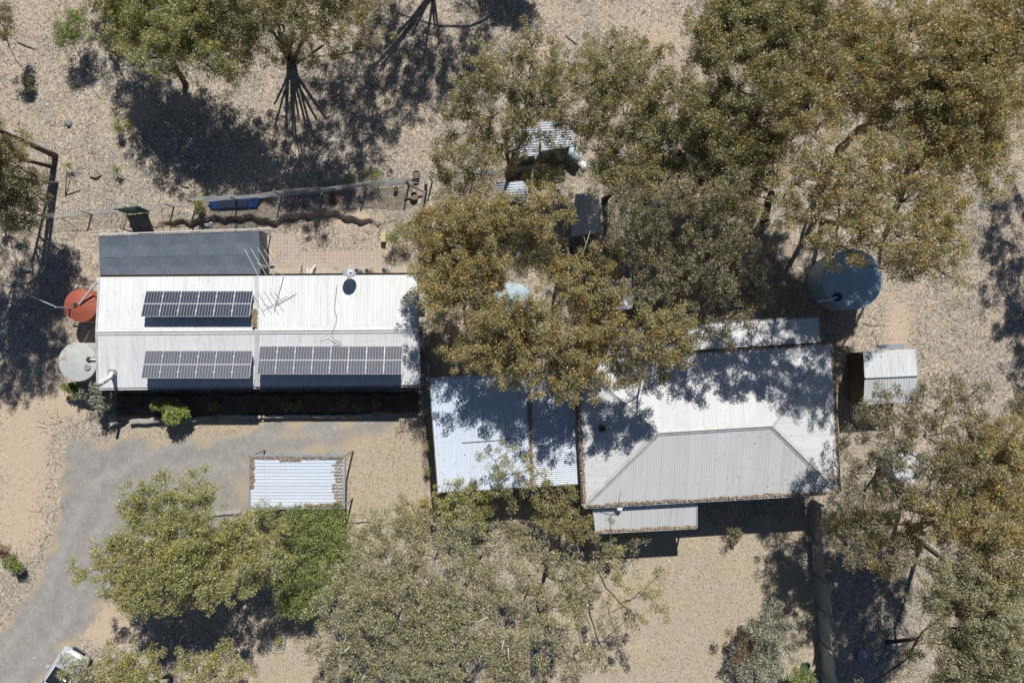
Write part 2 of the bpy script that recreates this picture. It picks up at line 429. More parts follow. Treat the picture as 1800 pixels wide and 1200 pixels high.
# leaves
OL = [(.042, .046, .02), (.085, .088, .034), (.135, .13, .05), (.205, .185, .08)]
M['leaf_olive'] = leaf_mat('olive_gum_leaves', OL, (.30, .195, .055), 0.48)
M['leaf_orange'] = leaf_mat('orange_tipped_gum_leaves', [(.055, .06, .022), (.10, .10, .035), (.15, .135, .05), (.22, .19, .08)], (.36, .205, .062), 0.6)
M['leaf_dull'] = leaf_mat('dull_brown_green_gum_leaves', [(.035, .037, .02), (.07, .066, .034), (.115, .10, .052), (.19, .16, .095)], (.17, .11, .05), 0.35)
M['leaf_yellow'] = leaf_mat('yellow_green_gum_leaves', [(.055, .063, .02), (.10, .105, .032), (.16, .155, .05), (.22, .20, .08)], (.33, .26, .05), 0.45)
M['leaf_grey'] = leaf_mat('grey_green_gum_leaves', [(.055, .058, .028), (.105, .106, .048), (.165, .158, .078), (.245, .225, .13)], (.27, .18, .08), 0.35)
M['leaf_bright'] = leaf_mat('bright_green_leaves', [(.026, .042, .009), (.058, .082, .016), (.10, .128, .027), (.155, .178, .046)], (.30, .30, .04), 0.25, clump=2.5)
M['leaf_silver'] = leaf_mat('silver_green_leaves', [(.06, .07, .045), (.11, .12, .08), (.17, .178, .13), (.25, .25, .20)], (.10, .06, .045), 0.3)
M['leaf_lime'] = leaf_mat('lime_leaves', [(.05, .07, .015), (.09, .12, .02), (.15, .18, .035)], (.42, .42, .06), 0.3)
M['leaf_brown'] = leaf_mat('brown_dry_leaves', [(.05, .03, .02), (.10, .06, .04), (.17, .11, .07)], (.22, .12, .06), 0.4)

def paver_mat():
    b = NB('brick_pavers')
    br = b.n('ShaderNodeTexBrick'); b.L(b.pos.outputs['Position'], br.inputs[0])
    br.offset = 0.0
    br.inputs['Scale'].default_value = 1.0; br.inputs['Brick Width'].default_value = 0.23; br.inputs['Row Height'].default_value = 0.23
    br.inputs['Mortar Size'].default_value = 0.022; br.inputs['Color1'].default_value = (.44, .34, .285, 1)
    br.inputs['Color2'].default_value = (.48, .395, .33, 1); br.inputs['Mortar'].default_value = (.33, .28, .23, 1)
    n = b.noise(0.8, 5, 0.7)
    c = b.mix(b.ramp(n.outputs[0], [(.5, 0), (.75, .8)]), br.outputs[0], (.46, .37, .26))
    b.col(c); b.rough(.9); return b.m
M['paver'] = paver_mat()

# ------------------------------------------------------------------ ground
def poly_sd(px, py, poly):
    """signed distance in px, negative inside"""
    x = px; y = py; d = np.full(x.shape, 1e9); inside = np.zeros(x.shape, bool)
    n = len(poly)
    for i in range(n):
        x1, y1 = poly[i]; x2, y2 = poly[(i + 1) % n]
        dx, dy = x2 - x1, y2 - y1; t = np.clip(((x - x1) * dx + (y - y1) * dy) / (dx * dx + dy * dy), 0, 1)
        d = np.minimum(d, np.hypot(x - x1 - t * dx, y - y1 - t * dy))
        cr = ((y1 > y) != (y2 > y)) & (x < (x2 - x1) * (y - y1) / (y2 - y1 + 1e-12) + x1)
        inside ^= cr
    return np.where(inside, -d, d)
def wob(px, py, a=1.0):
    return a * (4 * np.sin(px * .05 + py * .031) + 3 * np.sin(px * .11 - py * .083 + 2) + 2 * np.sin(px * .23 + py * .19 + 1) + 1.5 * np.sin(px * .41 - py * .37))

LAWN = [[(1010, 935), (1430, 915), (1440, 1260), (1000, 1260), (960, 1100)], [(612, 748), (752, 735), (765, 900), (730, 930), (612, 915)],
        [(225, 738), (440, 732), (440, 752), (380, 778), (290, 770), (225, 765)], [(900, 880), (1040, 900), (1020, 980), (880, 960)],
        [(460, 1060), (560, 1060), (560, 1220), (440, 1220)]]
BARE = [(40, 780, 55, 130, 1.0), (110, 710, 75, 35, .9), (30, 900, 60, 90, .9), (190, 1100, 60, 40, 1.1), (90, 1010, 26, 60, .7), (1165, 60, 70, 60, .55),
        (1090, 20, 80, 30, .4), (235, 195, 60, 22, .8), (60, 225, 70, 25, .4), (1580, 570, 30, 60, .8), (1470, 640, 14, 60, .3), (610, 385, 60, 14, .9),
        (540, 200, 60, 30, .5), (350, 180, 70, 30, .6), (790, 610, 40, 60, .7), (770, 400, 30, 30, .6), (60, 640, 50, 60, .5), (690, 350, 60, 20, .45),
        (960, 20, 60, 30, .4), (260, 390, 50, 12, .7), (720, 860, 20, 40, .3), (1390, 420, 40, 60, .5), (700, 205, 40, 30, .4), (150, 640, 40, 60, .4)]
DARK = [(90, 560, 80, 120, .45), (300, 230, 120, 90, .35), (560, 230, 160, 80, .3), (1380, 480, 60, 90, .5), (1560, 1060, 90, 120, .45), (1760, 520, 60, 130, .3), (880, 340, 140, 60, .35), (1000, 480, 130, 90, .45), (340, 1110, 120, 60, .4), (700, 1130, 140, 80, .3), (1180, 470, 90, 110, .5), (400, 700, 240, 18, 1.0), (560, 700, 180, 16, 1.0), (1280, 500, 90, 60, .5), (820, 700, 30, 150, .3), (960, 880, 60, 16, .8), (1600, 1010, 80, 90, .25), (748, 790, 9, 90, .8)]  # ground darkened where trees, eaves and roofs cast their shade
def zones(px, py):
    r = np.zeros(px.shape); g = np.zeros(px.shape); bl = np.zeros(px.shape)
    for (x, y, rx, ry, s) in BARE: r = np.maximum(r, s * np.exp(-(((px - x) / rx) ** 2 + ((py - y) / ry) ** 2) ** 1.3))
    for pl in LAWN: g = np.maximum(g, np.clip(0.5 - (poly_sd(px, py, pl) + wob(px, py)) / 24, 0, 1))
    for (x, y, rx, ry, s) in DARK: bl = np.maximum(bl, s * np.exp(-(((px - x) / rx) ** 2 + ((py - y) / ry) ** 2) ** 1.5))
    return np.stack([r, g, bl, np.ones(px.shape)], -1)
def add_zones(me, z):
    ca = me.color_attributes.new('zones', 'FLOAT_COLOR', 'POINT'); ca.data.foreach_set('color', z.astype(np.float32).ravel())

def make_ground():
    fx = np.arange(-40, 40.01, 0.2); fy = np.arange(-27, 27.01, 0.2)
    yb = np.arange(6.2, 8.6, 0.06); fy = np.unique(np.concatenate([fy[(fy < 6.15) | (fy > 8.65)], yb]))
    ex = np.array([3, 8, 20, 50, 110, 240, 480, 900.])
    xs = np.concatenate([-40 - ex[::-1], fx, 40 + ex]); ys = np.concatenate([-27 - ex[::-1], fy, 27 + ex])
    X, Y = np.meshgrid(xs, ys); Z = gz(X, Y)
    Z = np.where((np.abs(X) > 60) | (np.abs(Y) > 50), 0, Z)
    v = np.stack([X, Y, Z], -1).reshape(-1, 3); nx, ny = len(xs), len(ys)
    i = np.arange(ny - 1)[:, None] * nx + np.arange(nx - 1)[None]
    f = np.stack([i, i + 1, i + nx + 1, i + nx], -1).reshape(-1, 4)
    me = bpy.data.meshes.new('ground'); n = len(f)
    me.vertices.add(len(v)); me.loops.add(n * 4); me.polygons.add(n)
    me.vertices.foreach_set('co', v.astype(np.float32).ravel()); me.loops.foreach_set('vertex_index', f.astype(np.int32).ravel())
    me.polygons.foreach_set('loop_start', np.arange(0, n * 4, 4, dtype=np.int32)); me.polygons.foreach_set('loop_total', np.full(n, 4, np.int32))
    me.update(calc_edges=True)
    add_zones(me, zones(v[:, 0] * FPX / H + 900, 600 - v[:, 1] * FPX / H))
    o = link('ground', me, M['ground']); tag(o, kind='structure'); return o
make_ground()

DRIVE = [(118, 778), (230, 770), (330, 775), (420, 762), (445, 745), (560, 738), (700, 728), (712, 760), (625, 775), (600, 800), (606, 905), (430, 905),
         (395, 930), (330, 960), (235, 985), (200, 1040), (170, 1080), (140, 1120), (115, 1150), (80, 1190), (50, 1260), (-60, 1300), (-60, 1160), (0, 1110), (55, 1040), (88, 960),
         (104, 900), (104, 820)]
def make_drive():
    h = 0.14
    xs = np.arange(-35, -5, h); ys = np.arange(-26, -3.5, h)
    X, Y = np.meshgrid(xs, ys); px = X * FPX / H + 900; py = 600 - Y * FPX / H
    sd = poly_sd(px, py, DRIVE) + wob(px, py, 0.5)
    cx = sd[:-1, :-1] + rng.normal(0, 1.6, sd[:-1, :-1].shape)
    keep = cx + rng.normal(0, 3.0, cx.shape) < 0
    nx = len(xs); i = (np.arange(len(ys) - 1)[:, None] * nx + np.arange(nx - 1)[None])[keep]
    f = np.stack([i, i + 1, i + nx + 1, i + nx], -1).reshape(-1, 4)
    v = np.stack([X, Y, gz(X, Y) + 0.012], -1).reshape(-1, 3)
    edge = np.clip((sd.ravel() + 22 + 14 * np.sin(px.ravel() * .07 + py.ravel() * .05) * np.sin(py.ravel() * .09)) / 30, 0, 1) ** 1.3 * .95
    # thin tan patches inside
    PX, PY = px.ravel(), py.ravel()
    for (x, y, rx, ry, s) in [(640, 790, 60, 40, .8), (300, 765, 90, 14, .6), (430, 860, 26, 40, .6), (520, 765, 60, 12, .5), (560, 790, 30, 12, .8), (20, 1140, 40, 30, .3)]:
        edge = np.maximum(edge, s * np.exp(-(((PX - x) / rx) ** 2 + ((PY - y) / ry) ** 2)))
    cl_ = [(720, 748), (500, 785), (300, 800), (185, 860), (140, 960), (95, 1080), (0, 1180), (-80, 1230)]
    dd = np.full(PX.shape, 1e9)
    for (x1, y1), (x2, y2) in zip(cl_, cl_[1:]):
        dx, dy = x2 - x1, y2 - y1; t = np.clip(((PX - x1) * dx + (PY - y1) * dy) / (dx * dx + dy * dy), 0, 1)
        dd = np.minimum(dd, np.hypot(PX - x1 - t * dx, PY - y1 - t * dy))
    trk = np.exp(-((dd - 22 - 5 * np.sin(PX * .02)) / 9) ** 2)
    used = np.unique(f); rm = -np.ones(len(v), int); rm[used] = np.arange(len(used))
    v = v[used]; f = rm[f]; n = len(f)
    me = bpy.data.meshes.new('driveway'); me.vertices.add(len(v)); me.loops.add(n * 4); me.polygons.add(n)
    me.vertices.foreach_set('co', v.astype(np.float32).ravel()); me.loops.foreach_set('vertex_index', f.astype(np.int32).ravel())
    me.polygons.foreach_set('loop_start', np.arange(0, n * 4, 4, dtype=np.int32)); me.polygons.foreach_set('loop_total', np.full(n, 4, np.int32))
    me.update(calc_edges=True)
    add_zones(me, np.stack([edge[used], trk[used], edge[used] * 0, np.ones(len(used))], -1))
    tag(link('driveway', me, M['gravel']), kind='structure')
make_drive()

def flat(name, pts, zoff, mat, thick=0.06):
    p = [P(*q) for q in pts]; z = float(gz(p[0].x, p[0].y)) + zoff
    o = MB().prism([(a.x, a.y) for a in p], z - thick, z).build(name, M[mat]); tag(o, kind='structure'); return o
flat('paved_path', [(468, 412), (510, 412), (528, 432), (530, 441), (672, 440), (672, 470), (468, 470)], 0.05, 'paver')
flat('concrete_path', [(458, 470.5), (735, 468), (735, 500), (458, 500)], 0.06, 'concrete')
flat('concrete_slab', [(775, 625), (840, 628), (860, 664), (780, 664)], 0.05, 'concrete')

# ------------------------------------------------------------------ roofs
def plane_z(pts):
    A = np.array([[p.x, p.y, 1] for p in pts]); b = np.array([p.z for p in pts])
    s = np.linalg.lstsq(A, b, rcond=None)[0]
    return lambda x, y: s[0] * x + s[1] * y + s[2]
def corr_poly(mb, pts, e, pitch=0.09, amp=0.007, trap=False, seg=6):
    """corrugated sheet filling a convex plan polygon; ribs run at right angles to e"""
    e = Vector((e[0], e[1])).normalized(); p = Vector((-e.y, e.x))
    zf = plane_z(pts)
    q = [(Vector((a.x, a.y)).dot(e), Vector((a.x, a.y)).dot(p)) for a in pts]
    u0 = min(a[0] for a in q); u1 = max(a[0] for a in q)
    n = int((u1 - u0) / pitch * seg)
    us = sorted(set([u0 + 1e-4 + (u1 - u0 - 2e-4) * i / n for i in range(n + 1)] + [min(max(a[0], u0 + 1e-4), u1 - 1e-4) for a in q]))
    rows = []
    for u in us:
        vs = []
        for i in range(len(q)):
            (a, b), (c, d) = q[i], q[(i + 1) % len(q)]
            if (a - u) * (c - u) <= 0 and abs(a - c) > 1e-9: vs.append(b + (d - b) * (u - a) / (c - a))
        if len(vs) < 2: continue
        lo, hi = min(vs), max(vs)
        ph = (u / pitch) % 1
        if trap: off = amp * (1 if ph < 0.16 else -1)
        else: off = amp * math.cos(2 * math.pi * ph)
        row = []
        for v in (lo, hi):
            xy = e * u + p * v; row.append((xy.x, xy.y, zf(xy.x, xy.y) + off))
        rows.append(row)
    base = len(mb.v)
    for r in rows: mb.v += r
    for i in range(len(rows) - 1):
        mb.f.append((base + 2 * i, base + 2 * i + 2, base + 2 * i + 3, base + 2 * i + 1))
    return mb
def corr(name, pts, e, mat, parent, **k):
    o = corr_poly(MB(), pts, e, **k).build(name, M[mat], parent)
    return o
def inset(poly, d):
    c = sum(poly, Vector((0, 0, 0))) / len(poly)
    r = []
    n = len(poly)
    for i in range(n):
        a, b, cc = poly[i - 1], poly[i], poly[(i + 1) % n]
        e1 = (b - a); e1.z = 0; e1.normalize(); e2 = (cc - b); e2.z = 0; e2.normalize()
        n1 = Vector((-e1.y, e1.x, 0)); n2 = Vector((-e2.y, e2.x, 0))
        if n1.dot(c - b) < 0: n1 = -n1
        if n2.dot(c - b) < 0: n2 = -n2
        r.append(b + (n1 + n2) * d / max(0.3, (1 + n1.dot(n2))))
    return r
def wall_openings(parent, a, b, zs, items, wallz=0.0):
    """windows and doors set 3 mm proud on the wall line a->b (outside to the right of the direction)"""
    d = (b - a); d.z = 0; L_ = d.length; d.normalize(); n = Vector((d.y, -d.x, 0)); ang = math.atan2(d.y, d.x)
    for (t, wd, z0, z1, kind) in items:
        c = a + d * (L_ * t) + n * 0.012; c.z = (z0 + z1) / 2
        if kind == 'w':
            f = MB()
            for sx in (-1, 1): f.box(c + d * sx * (wd / 2), (0.05, 0.07, z1 - z0 + 0.05), ang)
            for sz in (-1, 1): f.box(c + Vector((0, 0, sz * (z1 - z0) / 2)), (wd - 0.05, 0.07, 0.05), ang)
            f.box(c, (0.04, 0.06, z1 - z0 - 0.05), ang)
            fo = f.build('window', M['frame'], parent)
            g = MB().box(c - n * 0.004, (wd - 0.05, 0.03, z1 - z0 - 0.05), ang).build('pane', M['glass'], fo)
            g.matrix_parent_inverse = Matrix.Identity(4); g.parent = fo
            g.matrix_parent_inverse = fo.matrix_parent_inverse.inverted() @ fo.matrix_parent_inverse  # identity
            # child of child: keep world place
            pm = Matrix.Translation(parent.location) @ parent.rotation_euler.to_matrix().to_4x4()
            g.matrix_parent_inverse = Matrix.Identity(4)
        else:
            MB().box(c, (wd, 0.06, z1 - z0), ang).build('door', M['door'], parent)
def sub(name, mb, mat, part):
    """sub-part: parts all have identity world matrices, so a plain parent keeps the place"""
    me = bpy.data.meshes.new(name); me.from_pydata(mb.v, [], mb.f); me.update(); me.materials.append(M[mat])
    o = bpy.data.objects.new(name, me); C.objects.link(o); o.parent = part; return o

# ---- the long house on the left
E, RZ = 2.15, 2.55
hl = empty('farmhouse', (P(450, 582, 0).x, P(450, 582, 0).y, 0), 'long low house with white iron gable roof carrying solar panels', 'house')
NWc, Nm, NEc = P(175, 487, E), P(451, 485, E), P(736, 483, E)
Rw, Rm, Re = P(170, 583, RZ), P(452, 581, RZ), P(735, 579, RZ)
SWc, Sm, SEc = P(172, 682, E), P(452, 679, E), P(739, 676, E)
ee = (NEc - NWc)
def seg_roof(parent, pts, e, mat, name='roof', **k): return corr(name, pts, e, mat, parent, **k)
for pts_ in ([NWc, Nm, Rm, Rw], [Rw, Rm, Sm, SWc]): corr_poly(MB(), pts_, ee).build('roof', M['roof_white'], hl)
dz = Vector((0, 0, 0.05))
corr_poly(MB(), [Nm + dz, NEc + dz, Re + dz, Rm + dz], ee, pitch=0.19, amp=.008).build('roof', M['roof_white'], hl)
corr_poly(MB(), [Rm + dz, Re + dz, SEc + dz, Sm + dz], ee, pitch=0.09).build('roof', M['roof_white'], hl)
rc = MB()
for a, b in ((Rw, Rm), (Rm + dz, Re + dz)):
    a2, b2 = a + Vector((0, 0, .045)), b + Vector((0, 0, .045))
    for s in (-1, 1):
        rc.add([a2, b2, b2 + Vector((0, s * .19, -.035)), a2 + Vector((0, s * .19, -.035))], [(0, 1, 2, 3) if s < 0 else (3, 2, 1, 0)])
    rc.tube([a2, b2], 0.035, 8)
rc.build('ridge_cap', M['white'], hl)
fl = MB()
for a, b in ((Nm, Rm), (Rm, Sm)):
    a3, b3 = a + Vector((0.02, 0, .10)), b + Vector((0.02, 0, .10))
    fl.beam(a3, b3, 0.22, 0.035)
fl.build('roof_flashing', M['trim'], hl)
for a, b in ((NWc, Rw), (Rw, SWc), (NEc + dz, Re + dz), (Re + dz, SEc + dz)): MB().beam(a + Vector((0, 0, .01)), b + Vector((0, 0, .01)), 0.10, 0.10).build('barge_board', M['trim'], hl)
for a, b, s in ((NWc, NEc, 1), (SWc, SEc, -1)):
    g = MB(); o = Vector((0, s * .06, -.05)); g.beam(a + o + Vector((0, 0, -.03)), b + o + Vector((0, 0, -.03)), 0.12, 0.02)
    g.beam(a + o + Vector((0, s * .06, 0)), b + o + Vector((0, s * .06, 0)), 0.015, 0.1)
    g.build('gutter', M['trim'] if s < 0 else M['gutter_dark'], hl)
wp = inset([NWc, NEc, SEc, SWc], 0.45)
wpz = [(p.x, p.y) for p in wp]
wl = MB().prism(wpz, -0.1, E - 0.06)
for q, rr in ((0, Rw), (1, Re)):  # gable triangles
    a, b = (wp[0], wp[3]) if q == 0 else (wp[1], wp[2]); m_ = (a + b) / 2
    x = a.x; t = 0.05 * (1 if q == 0 else -1)
    wl.add([(a.x, a.y, E - .06), (b.x, b.y, E - .06), (m_.x, rr.y, RZ - .08), (a.x + t, a.y, E - .06), (b.x + t, b.y, E - .06), (m_.x + t, rr.y, RZ - .08)], [(0, 1, 2), (5, 4, 3), (0, 2, 5, 3), (2, 1, 4, 5)])
wl.build('wall', M['wall_tan'], hl)
wall_openings(hl, wp[3], wp[2], E, [(.08, 1.5, .9, 1.95, 'w'), (.22, 1.5, .9, 1.95, 'w'), (.36, .9, .05, 2.05, 'd'), (.50, 1.8, .9, 1.95, 'w'), (.66, 1.5, .9, 1.95, 'w'), (.78, .9, .05, 2.05, 'd'), (.9, 1.5, .9, 1.95, 'w')])
wall_openings(hl, wp[1], wp[0], E, [(.12, 1.5, .9, 1.95, 'w'), (.3, .9, .05, 2.05, 'd'), (.42, 1.2, .9, 1.95, 'w'), (.75, 1.8, .9, 1.95, 'w')])
wall_openings(hl, wp[0], wp[3], E, [(.5, 1.4, .9, 1.95, 'w')])
wall_openings(hl, wp[2], wp[1], E, [(.35, .9, .05, 2.05, 'd')])
for a in (P(739, 600, 1.6), P(741, 545, 1.9)):
    MB().box(a, (.35, .8, .55)).build('wall_box', M['trim'], hl)
fr = MB()
for i in range(7): fr.box(P(745, 640 + i * 6, 1.2) , (.55, .03, .03))
for s in (-1, 1): fr.box(P(745, 658, 1.2) + Vector((s * .27, 0, 0)), (.04, 1.3, .05))
fr.build('side_rack', M['frame'], hl)
# roof cable
cb = MB()
pts = [P(592, 500, 2.43), P(588, 540, 2.6), P(592, 560, 2.7), P(583, 585, 2.79), P(600, 600, 2.72), P(563, 604, 2.71), P(562, 594, 2.74), P(577, 589, 2.77), P(590, 597, 2.73), P(602, 606, 2.71)]
cb.tube(pts, 0.012, 5); cb.tube([P(585, 592, 2.76), P(589, 604, 2.71), P(594, 611, 2.7)], .012, 5)
cb.build('roof_cable', M['gutter'], hl)
# white box hanging under the south eave
bx = empty('wall_unit', P(362, 684, 0), 'white air conditioner box below the south eave of the long house', 'air conditioner')
c = P(362, 686, 1.2); c.y = wp[3].y - 0.35
MB().box((c.x, c.y, .75), (1.0, .45, 1.5)).build('case', M['white'], bx)
MB().box((c.x + .0, c.y - .235, .9), (.6, .02, .6)).build('grille', M['gutter'], bx)

# ---- flue elbow at the south-west corner
fe = empty('flue_pipe', P(193, 662, 2.2), 'fat white elbow pipe rising through the southwest corner of the white roof', 'pipe')
MB().tube([P(196, 656, 2.3), P(196, 656, 2.75), P(194, 662, 3.0), P(186, 668, 3.0), P(180, 671, 2.95)], [.13] * 5, 14).build('pipe', M['white'], fe, True)
MB().tube([P(184, 669, 2.97), P(172, 676, 2.8)], [.16, .17], 14).build('cowl', M['white'], fe, True)
MB().box(P(197, 655, 2.42), (.45, .4, .04)).build('flashing', M['gutter'], fe)

# ---- shade pergola
pz = 2.1
a, b, c_, d = P(174, 416, pz), P(454, 405, pz), P(457, 484, pz - .08), P(177, 487, pz - .08)
pg = empty('shade_pergola', (d.x, d.y, 0), 'dark grey shade cloth pergola on rails beside the white roofed house', 'pergola')
def clothgrid(A, B, Cc, D, nu, nv, sag, us, vs):
    mb = MB()
    for j in range(nv + 1):
        for i in range(nu + 1):
            u, v = i / nu, j / nv
            p = A.lerp(B, u).lerp(D.lerp(Cc, u), v)
            du = min(abs(u - k) for k in us); dv = min(abs(v - k) for k in vs)
            p.z -= sag * min(1, du / .08) * min(1, dv / .25) + .012 * math.sin(u * 70 + v * 9) * math.sin(v * 15 + u * 20)
            mb.v.append(tuple(p))
    for j in range(nv):
        for i in range(nu):
            k = j * (nu + 1) + i; mb.f.append((k, k + nu + 1, k + nu + 2, k + 1))
    return mb
us = [0, .19, .39, .59, .79, 1]
clothgrid(a, b, c_, d, 110, 30, .07, us, [0, .52, 1]).build('shade_cloth', M['cloth'], pg, True)
rb = b.copy(); rc_ = P(456, 470, pz - .08)
lo1, lo2 = Vector((b.x + .03, b.y, .75)), Vector((rc_.x + .03, rc_.y, .75))
clothgrid(b + Vector((.02, 0, 0)), lo1, lo2, rc_ + Vector((.02, 0, 0)), 20, 20, .0, [0, 1], [0, 1]).build('side_cloth', M['cloth2'], pg, True)
rl = MB()
for u in us: rl.tube([a.lerp(b, u) + Vector((0, .02, .0)), d.lerp(c_, u) + Vector((0, 0, .0))], .028, 8)
rl.tube([a.lerp(d, .52), b.lerp(c_, .52)], .015, 6)
M['seam'] = mottled('cloth_seam', (.15, .175, .205), (.19, .21, .24), 2, .8)
rl.build('rafter', M['seam'], pg)
MB().tube([a + Vector((-.1, .12, .03)), b + Vector((.75, .12, .03))], .035, 8).build('front_rail', M['white'], pg)
MB().tube([a + Vector((-.05, .02, 0)), b + Vector((.6, .0, 0))], .03, 8).build('beam', M['gutter'], pg)
for u in (0.0, .4, .79, 1.0):
    p = a.lerp(b, u); MB().tube([(p.x, p.y + .03, float(gz(p.x, p.y))), (p.x, p.y + .03, pz)], .04, 8).build('post', M['rail'], pg)

# ---- solar arrays
def solar(px0, px1, n, lo, hi, zlo, zhi, mat, label):
    A = P(px0, lo, zlo); B = P(px1, lo, zlo); Hi = P(900, hi, zhi)
    root = empty('solar_array', (A.x, A.y, zlo), label, 'solar panels', 'solar arrays on the white roof')
    wd = (B.x - A.x) / n; y0, y1 = A.y, Hi.y
    sl = Vector((0, y1 - y0, zhi - zlo)); nn = Vector((0, -(zhi - zlo), (y1 - y0))).normalized()
    if nn.z < 0: nn = -nn
    for i in range(n):
        x0 = A.x + i * wd + .012; x1 = A.x + (i + 1) * wd - .012
        f = MB(); q = [Vector((x0, y0, zlo)), Vector((x1, y0, zlo)), Vector((x1, y1, zhi)), Vector((x0, y1, zhi))]
        for k in range(4):
            aa, bb = q[k], q[(k + 1) % 4]; f.beam(aa, bb, .035, .04)
        fo = f.build('solar_panel', M['frame'], root)
        g = MB(); ins = [q[0] + nn * .012, q[1] + nn * .012, q[2] + nn * .012, q[3] + nn * .012]
        und = [p - nn * .02 for p in ins]
        g.add(ins + und, [(3, 2, 1, 0), (4, 5, 6, 7)])
        me = bpy.data.meshes.new('cells'); me.from_pydata(g.v, [], g.f); me.update(); me.materials.append(M[mat])
        uvl = me.uv_layers.new(name='UVMap'); uvv = {3: (0, 1), 2: (1, 1), 1: (1, 0), 0: (0, 0), 4: (0, 0), 5: (1, 0), 6: (1, 1), 7: (0, 1)}
        for lp in me.loops: uvl.data[lp.index].uv = uvv[lp.vertex_index]
        o = bpy.data.objects.new('cells', me); C.objects.link(o); o.parent = fo
    rm = MB()
    for t in (.22, .78):
        p = Vector((0, y0, zlo)) + sl * t - nn * .05
        rm.box((A.x + (B.x - A.x) / 2, p.y, p.z), (B.x - A.x + .1, .04, .04))
    for i in range(0, n + 1, 2):
        x = A.x + i * wd
        for t in (.22, .9):
            p = Vector((x, y0, zlo)) + sl * t
            rm.tube([(x, p.y, p.z - .05), (x, p.y - .02, 2.3 + .4 * (1 - min(1, abs(p.y - .6) / 3.2)))], .018, 6)
    rm.build('mounting_rail', M['frame'], root)
    cl = MB()
    for i in range(1, n):
        x = A.x + i * wd
        for t in (.2, .78): MB().box(Vector((x, y0, zlo)) + sl * t + nn * .03, (.10, .09, .02)).build('clamp', M['white'], root)
solar(257, 445, 6, 512, 556, 2.56, 3.12, 'panelA', 'dark solar array on the north slope of the white roof')
solar(256, 444, 6, 617, 664, 2.72, 3.18, 'panelB', 'six panel solar array on the left part of the south roof slope')
solar(457, 708, 8, 609, 657, 2.74, 3.2, 'panelB', 'eight panel solar array on the right part of the south roof slope')

# ---- TV antenna on the roof near the pergola
ta = empty('tv_antenna', P(497, 482, 2.3), 'large yagi television antenna on a mast at the north eave near the pergola', 'antenna')
top = P(478, 458, 4.9)
mb0 = P(498, 483, 2.35); top.x, top.y = mb0.x - .05, mb0.y + .05
zt = 4.7
def AP(px, py): return P(px, py, zt)
MB().tube([mb0, Vector((mb0.x, mb0.y, zt + .1))], .022, 8).build('mast', M['gutter'], ta)
bm = MB(); bm.tube([AP(450, 477), AP(497, 445)], .018, 6); bm.tube([AP(474, 466), AP(513, 440)], .018, 6); bm.build('boom', M['steel'], ta)
el = MB()
for (x, y, x2, y2) in ((430, 438, 455, 486), (441, 437, 468, 483), (453, 435, 481, 484), (464, 438, 490, 478), (473, 438, 483, 452), (452, 462, 470, 470)):
    el.tube([AP(x, y), AP(x2, y2)], .013, 5)
for i in range(12):
    t = i / 11; p = AP(477, 464).lerp(AP(512, 441), t); dlt = Vector((.17, .24, 0)) * (.9 - .35 * t)
    el.tube([p - dlt * .6, p + dlt * .6], .009, 5)
el.build('element', M['white'], ta)

# ---- satellite dish
sdh = empty('satellite_dish', P(615, 490, 2.4), 'grey satellite dish on the north edge of the white roof', 'satellite dish')
dc = P(613, 484, 2.95); axis = Vector((.28, .75, .6)).normalized(); q = axis.to_track_quat('Z', 'Y').to_matrix()
dm = MB(); prof = [(r_, .18 * r_ * r_ / .16) for r_ in (0.001, .1, .2, .3, .4)]
dm.lathe((0, 0, 0), prof, 28, cap=False); k0 = len(dm.v); dm.lathe((0, 0, -.015), list(reversed(prof)), 28, cap=False)
dm.v = [tuple(dc + q @ Vector(v)) for v in dm.v]; dm.build('dish', M['rail'], sdh, True)
MB().tube([dc - axis * .02, dc + Vector((-.05, -.25, -.3)), P(613, 493, 2.42)], .025, 8).build('mount', M['gutter'], sdh)
MB().tube([dc + Vector((0, .1, -.35)), dc + axis * .5 + Vector((0, .1, -.1))], .012, 6).build('feed_arm', M['steel'], sdh)
MB().box(dc + axis * .52 + Vector((0, .1, -.08)), (.1, .1, .1)).build('receiver', M['white'], sdh)
MB().tube([P(604, 497, 2.4), P(612, 488, 2.75)], .012, 6).tube([P(625, 497, 2.4), P(616, 488, 2.75)], .012, 6).build('strut', M['gutter'], sdh)

# ---- water tanks
def tank(name, px, py, rpx, z, mat, label, lid_rise=.08, rings=True, spokes=0, hatch=None, n=56):
    c = P(px, py, z); r = rpx * (H - z) / FPX; c0 = Vector((c.x, c.y, 0))
    root = empty(name, c0, label, 'water tank')
    prof = []; nz = 36
    for i in range(nz + 1):
        zz = -.05 + (z + .03) * i / nz
        prof.append((r * .985 + (.012 * math.sin(zz * 2 * math.pi / .16) if rings else 0), zz))
    MB().lathe(c0, prof, n, cap=False).build('wall', M[mat], root, True)
    lid = MB().lathe(c0, [(r * .98, z - .05), (r, z - .02), (r, z + .01), (r * .93, z + .025), (r * .5, z + .02 + lid_rise * .6), (.02, z + .02 + lid_rise)], n, cap=True).build('lid', M[mat], root)
    if spokes:
        s = MB()
        for k in range(spokes):
            a_ = 2 * math.pi * k / spokes + .35
            s.tube([c0 + Vector((math.cos(a_) * r * .25, math.sin(a_) * r * .25, z + .02 + lid_rise * .85)), c0 + Vector((math.cos(a_) * r * .95, math.sin(a_) * r * .95, z + .03))], .025, 6)
        sub('rib', s, mat, lid)
    if hatch:
        for (hx, hy, hr, hm) in hatch:
            hc = P(hx, hy, z); d_ = (hc - Vector((c0.x, c0.y, hc.z))).length / r
            hz = z + .02 + lid_rise * (1 - d_) + .01
            sub('hatch', MB().lathe((hc.x, hc.y, hz), [(hr, -.06), (hr, .04), (hr * .9, .055)], 24), hm, lid)
    return root, c0, r
